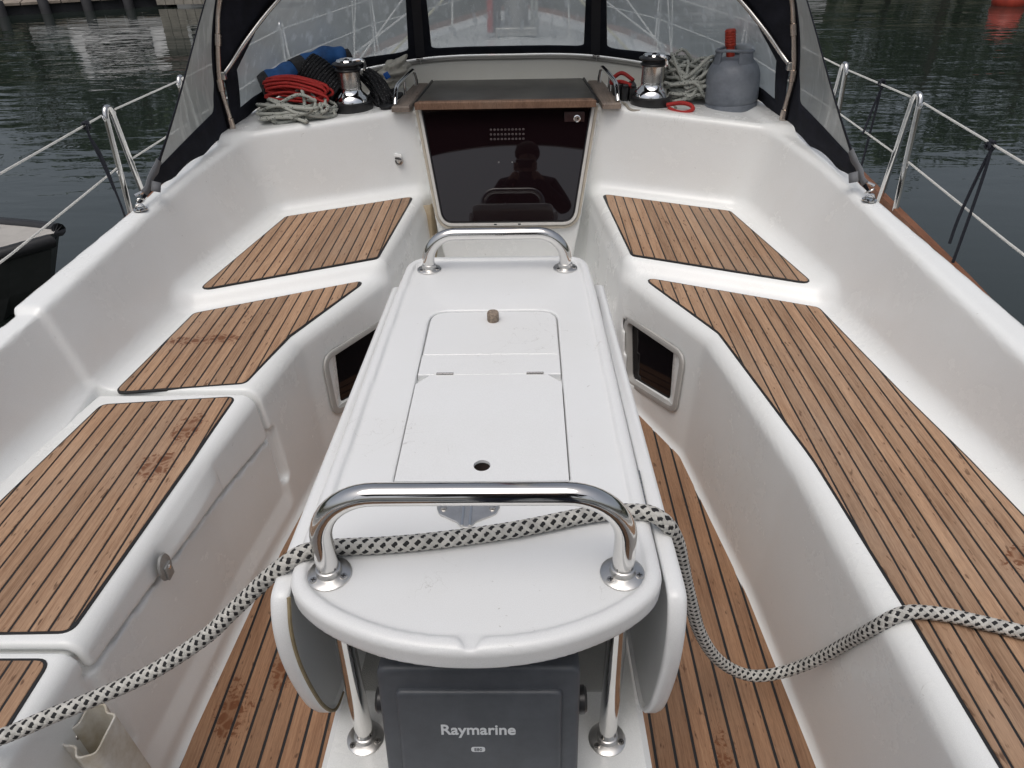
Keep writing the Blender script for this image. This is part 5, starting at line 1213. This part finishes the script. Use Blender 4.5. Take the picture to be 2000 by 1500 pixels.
# two white motor cruisers farther along, seen mainly in their reflections
def cruiser(x, y, rz, lab):
    c = empty('moored_cruiser', (x, y, ZW)); c.rotation_euler = (0, 0, R(rz)); tag(c, lab, 'boat', 'boats moored along the far bank')
    st = [-3, -2, 0, 2, 3.4]; bm_ = [1.2, 1.35, 1.4, 1.0, .08]; V = []; F_ = []
    for a, b in zip(st, bm_): V += [(a, -b, 1.0+.08*a*(a > 0)), (a, -b*.8, -.4), (a, b*.8, -.4), (a, b, 1.0+.08*a*(a > 0))]
    for i in range(4):
        for k in range(4): F_.append((i*4+k, i*4+(k+1) % 4, i*4+4+(k+1) % 4, i*4+4+k))
    F_ += [(3, 2, 1, 0)]
    MB().add(V, F_).build('hull', mat('cruiser_white', (.75, .75, .74), .35), c, smooth=False)
    o = MB(); o.add([(-2, -1, 1.0), (1.4, -.9, 1.05), (1.4, .9, 1.05), (-2, 1, 1.0), (-1.8, -.85, 2.0), (.6, -.7, 2.0), (.6, .7, 2.0), (-1.8, .85, 2.0)], BX); o.build('cabin', bpy.data.materials['cruiser_white'], c, smooth=False, bevel=.05)
    o = MB(); o.box(-1.6, .5, -.93, -.90, 1.35, 1.75); o.build('window', M['smoked'], c, smooth=False)
cruiser(-13.5, 27.5, 20, 'white cabin cruiser moored behind the dark jetty'); cruiser(9.5, 34, 5, 'white cabin cruiser moored beyond the red buoy')
by = empty('buoy', (11.75, 19.5, ZW)); tag(by, 'red round mooring buoy on the water', 'buoy')
MB().add(*lathe([(.0001, -.2), (.2, -.17), (.33, -.05), (.38, .12), (.33, .3), (.2, .42), (.07, .46), (.06, .52), (.0001, .53)], 28)).build('float', mat('buoy_red', (.45, .06, .035), .5, noise=(6, .3)), by)
MB().add(*tube([(.05*math.cos(t), 0, .55+.05*math.sin(t)) for t in np.linspace(0, 6.283, 17)[:-1]], .012, 8, closed=True)).build('ring', M['steel_dull'], by)

# ================================================================== far bank and trees (seen in the water's reflections)
bk_ = MB(); V = []; F_ = []
az = np.linspace(-100, 100, 60)
for a in az:
    s, c = math.sin(R(a)), math.cos(R(a)); r0 = 46+3*math.sin(a*.13)+2*math.sin(a*.31)
    for rr, z in ((r0-1.5, ZW-.4), (r0, ZW+.5), (r0+10, ZW+2.0), (r0+60, ZW+9), (r0+140, ZW+14)): V.append((rr*s, rr*c, z))
for i in range(59):
    for k in range(4): F_.append((i*5+k, i*5+k+1, i*5+6+k, i*5+5+k))
tag(bk_.add(V, F_).build('far_bank', mat('bank_green', (.045, .055, .025), .9, noise=(.6, .4, (.07, .06, .04)), bump=(3, .8, .3))), kind='structure')
leafm = mat('leaf_green', (.040, .066, .018), .7, noise=(.35, .5, (.022, .045, .016))); barkm = mat('bark', (.07, .055, .045), .9, noise=(5, .5))
protos = []
for pi in range(4):
    g = np.random.default_rng(40+pi); hgt = (11, 13, 9.5, 14)[pi]; wid = (4.0, 3.6, 4.4, 3.0)[pi]
    tr = MB(); trunk = [(0, 0, 0), (.1, .05, hgt*.3), (-.05, .1, hgt*.6), (.05, 0, hgt*.9)]; tr.add(*tube(spline(trunk, 4), [.30-.02*i for i in range(13)], 8))
    cl_ = []
    for k in range(26):
        t = g.uniform(.22, 1.0); rad_ = wid*math.sin(math.pi*min(1, (t-.12)*.95))**.7*g.uniform(.45, 1); a = g.uniform(0, 6.283); cl_.append((rad_*math.cos(a), rad_*math.sin(a), hgt*t, g.uniform(.8, 1.6)))
    for (x, y, z, s_) in cl_[:12]: tr.add(*tube([(0, 0, z*.55), (x*.5, y*.5, z*.8), (x, y, z)], [.10, .06, .02], 5))
    cr = MB()
    for (x, y, z, s_) in cl_:
        P3 = g.normal(size=(70, 3))*s_*.55*np.array((1, 1, .7))+np.array((x, y, z))
        for q in P3:
            n1 = g.normal(size=3); n1 /= np.linalg.norm(n1); t1 = np.cross(n1, g.normal(size=3)); t1 /= np.linalg.norm(t1); t2 = np.cross(n1, t1); l_ = g.uniform(.18, .38)
            cr.add([q-t1*l_, q+t2*l_*.6, q+t1*l_, q-t2*l_*.6], [(0, 1, 2, 3)])
    protos.append((tr.build('trunk', barkm), cr.build('crown', leafm, smooth=False)))
g = np.random.default_rng(77); used = [False]*4
TL = ['broad leafy tree on the far bank', 'tall oval leafy tree on the far bank', 'low spreading leafy tree on the far bank', 'slender tall leafy tree on the far bank']
for row, (rad_, n_) in enumerate(((50, 34), (58, 30))):
    for k in range(n_):
        a = R(-84+168*(k+.5*row)/(n_-1)+g.uniform(-1.5, 1.5)); rr = rad_+g.uniform(-1.5, 3); pi = int(g.integers(0, 4)); t = empty('tree', (rr*math.sin(a), rr*math.cos(a), ZW+.7+1.2*row)); t.rotation_euler = (0, 0, g.uniform(0, 6.28)); sc_ = g.uniform(.58, .78); t.scale = (sc_*1.25, sc_*1.25, sc_)
        tag(t, TL[pi], 'tree', 'trees on the far bank, '+TL[pi].split(' leafy')[0].replace('slender tall', 'slender'))
        for o in protos[pi]:
            c = o if not used[pi] else o.copy()
            if used[pi]: COL.objects.link(c)
            c.parent = t
        used[pi] = True
for pi in range(4):
    if not used[pi]:
        for o in protos[pi]: bpy.data.objects.remove(o)

# ================================================================== the photographer, standing in the cockpit (reflected in the washboard)
def skin(name, verts, edges, radii, m, parent=None, sub=2, root=0):
    me = bpy.data.meshes.new(name); me.from_pydata(verts, edges, []); o = bpy.data.objects.new(name, me); COL.objects.link(o)
    o.modifiers.new('skin', 'SKIN'); 
    for i, r_ in enumerate(radii): me.skin_vertices[0].data[i].radius = r_ if isinstance(r_, tuple) else (r_, r_)
    me.skin_vertices[0].data[root].use_root = True
    md = o.modifiers.new('sub', 'SUBSURF'); md.levels = sub; md.render_levels = sub
    dg = bpy.context.evaluated_depsgraph_get(); m2 = bpy.data.meshes.new_from_object(o.evaluated_get(dg)); bpy.data.objects.remove(o)
    m2.materials.clear(); m2.materials.append(m); m2.polygons.foreach_set('use_smooth', [True]*len(m2.polygons)); q = bpy.data.objects.new(name, m2); COL.objects.link(q)
    if parent: q.parent = parent
    return q
pr = empty('person', (.10, -.42, Z_SOLE)); tag(pr, 'person in a dark jacket holding up a phone, mirrored in the washboard', 'person')
M['jacket'] = mat('jacket_dark', (.018, .018, .022), .8, bump=(25, .3, .01)); M['skin'] = mat('skin', (.42, .27, .20), .5); M['hair'] = mat('hair', (.05, .035, .025), .7); M['jeans'] = mat('jeans', (.03, .04, .07), .85)
vs = [(0, 0, .98), (0, 0, 1.12), (0, .01, 1.30), (0, 0, 1.45), (0, .01, 1.53), (0, .03, 1.60), (0, .04, 1.68), (0, .03, 1.76),
      (-.21, .0, 1.42), (-.345, .06, 1.20), (-.21, .27, 1.29), (-.085, .345, 1.47), (.21, 0, 1.42), (.345, .06, 1.20), (.19, .27, 1.29), (.045, .345, 1.47),
      (-.10, 0, .92), (-.12, .02, .52), (-.13, -.02, .09), (-.14, .10, .04), (.10, 0, .92), (.12, .02, .52), (.13, -.02, .09), (.14, .10, .04)]
ed = [(0, 1), (1, 2), (2, 3), (3, 4), (4, 5), (5, 6), (6, 7), (3, 8), (8, 9), (9, 10), (10, 11), (3, 12), (12, 13), (13, 14), (14, 15), (0, 16), (16, 17), (17, 18), (18, 19), (0, 20), (20, 21), (21, 22), (22, 23)]
ra = [(.21, .15), (.21, .15), (.235, .155), (.16, .12), .07, .082, .098, .07, .095, .078, .06, .034, .095, .078, .06, .034, .095, .07, .05, .045, .095, .07, .05, .045]
body_ = skin('body', vs, ed, ra, M['jacket'], pr)
me = body_.data; me.materials.append(M['skin']); me.materials.append(M['jeans'])
for p in me.polygons:
    z = p.center.z; y = p.center.y
    if z > 1.545 and abs(p.center.x) < .12 and y < .15: p.material_index = 1
    elif y > .315 and z > 1.4: p.material_index = 1
    elif z < .90: p.material_index = 2
hm_ = MB(); v, f = lathe([(.0001, .0), (.085, .0), (.112, .04), (.114, .08), (.098, .13), (.058, .158), (.0001, .168)], 24, (0, .012, 1.655)); hm_.add(v, f).build('hair', M['hair'], pr)
fn = MB(); v, f = lathe([(.0001, .02), (.010, .018), (.014, 0), (.010, -.012), (.0001, -.016)], 12, (0, .115, 1.668)); fn.add(v, f).build('nose', M['skin'], pr)
for ex in (-.032, .032):
    fe = MB(); fe.add(*lathe([(.0001, -.008), (.008, -.004), (.008, .004), (.0001, .008)], 10, (ex, .108, 1.700))); fe.build('eye', M['cord_k2'], pr)
    ea = MB(); ea.add(*lathe([(.0001, -.03), (.013, -.015), (.015, .012), (.0001, .03)], 10, (ex*2.75, .03, 1.685))); ea.build('ear', M['skin'], pr)
mo = MB(); mo.box(-.022, .022, .104, .112, 1.630, 1.637); mo.build('mouth', mat('lips', (.30, .12, .10), .5), pr, bevel=.002)
for sx in (-1, 1):
    cx_ = -.085 if sx < 0 else .045
    for k in range(4):
        fg = MB(); b0 = np.array((cx_+sx*.012, .350, 1.475+.016*k)); fg.add(*tube(spline([b0, b0+np.array((sx*.018, .022, .006)), b0+np.array((-sx*.002, .036, .004)), b0+np.array((-sx*.022+.003*sx*k, .034, 0))], 4), .0078, 8)); fg.build('finger', M['skin'], pr)
    fg = MB(); b0 = np.array((cx_, .345, 1.47)); fg.add(*tube(spline([b0, b0+np.array((-sx*.014, .002, .024)), b0+np.array((-sx*.026, .006, .040))], 4), .0088, 8)); fg.build('thumb', M['skin'], pr)
ph = MB(); ph.box(-.080, .080, -.004, .004, -.036, .036); o = ph.build('phone', M['black'], None, bevel=.002); o.location = (.078, -.045, 1.455); o.rotation_euler = (R(-33), 0, 0); tag(o, 'black phone held out in both hands', 'phone')
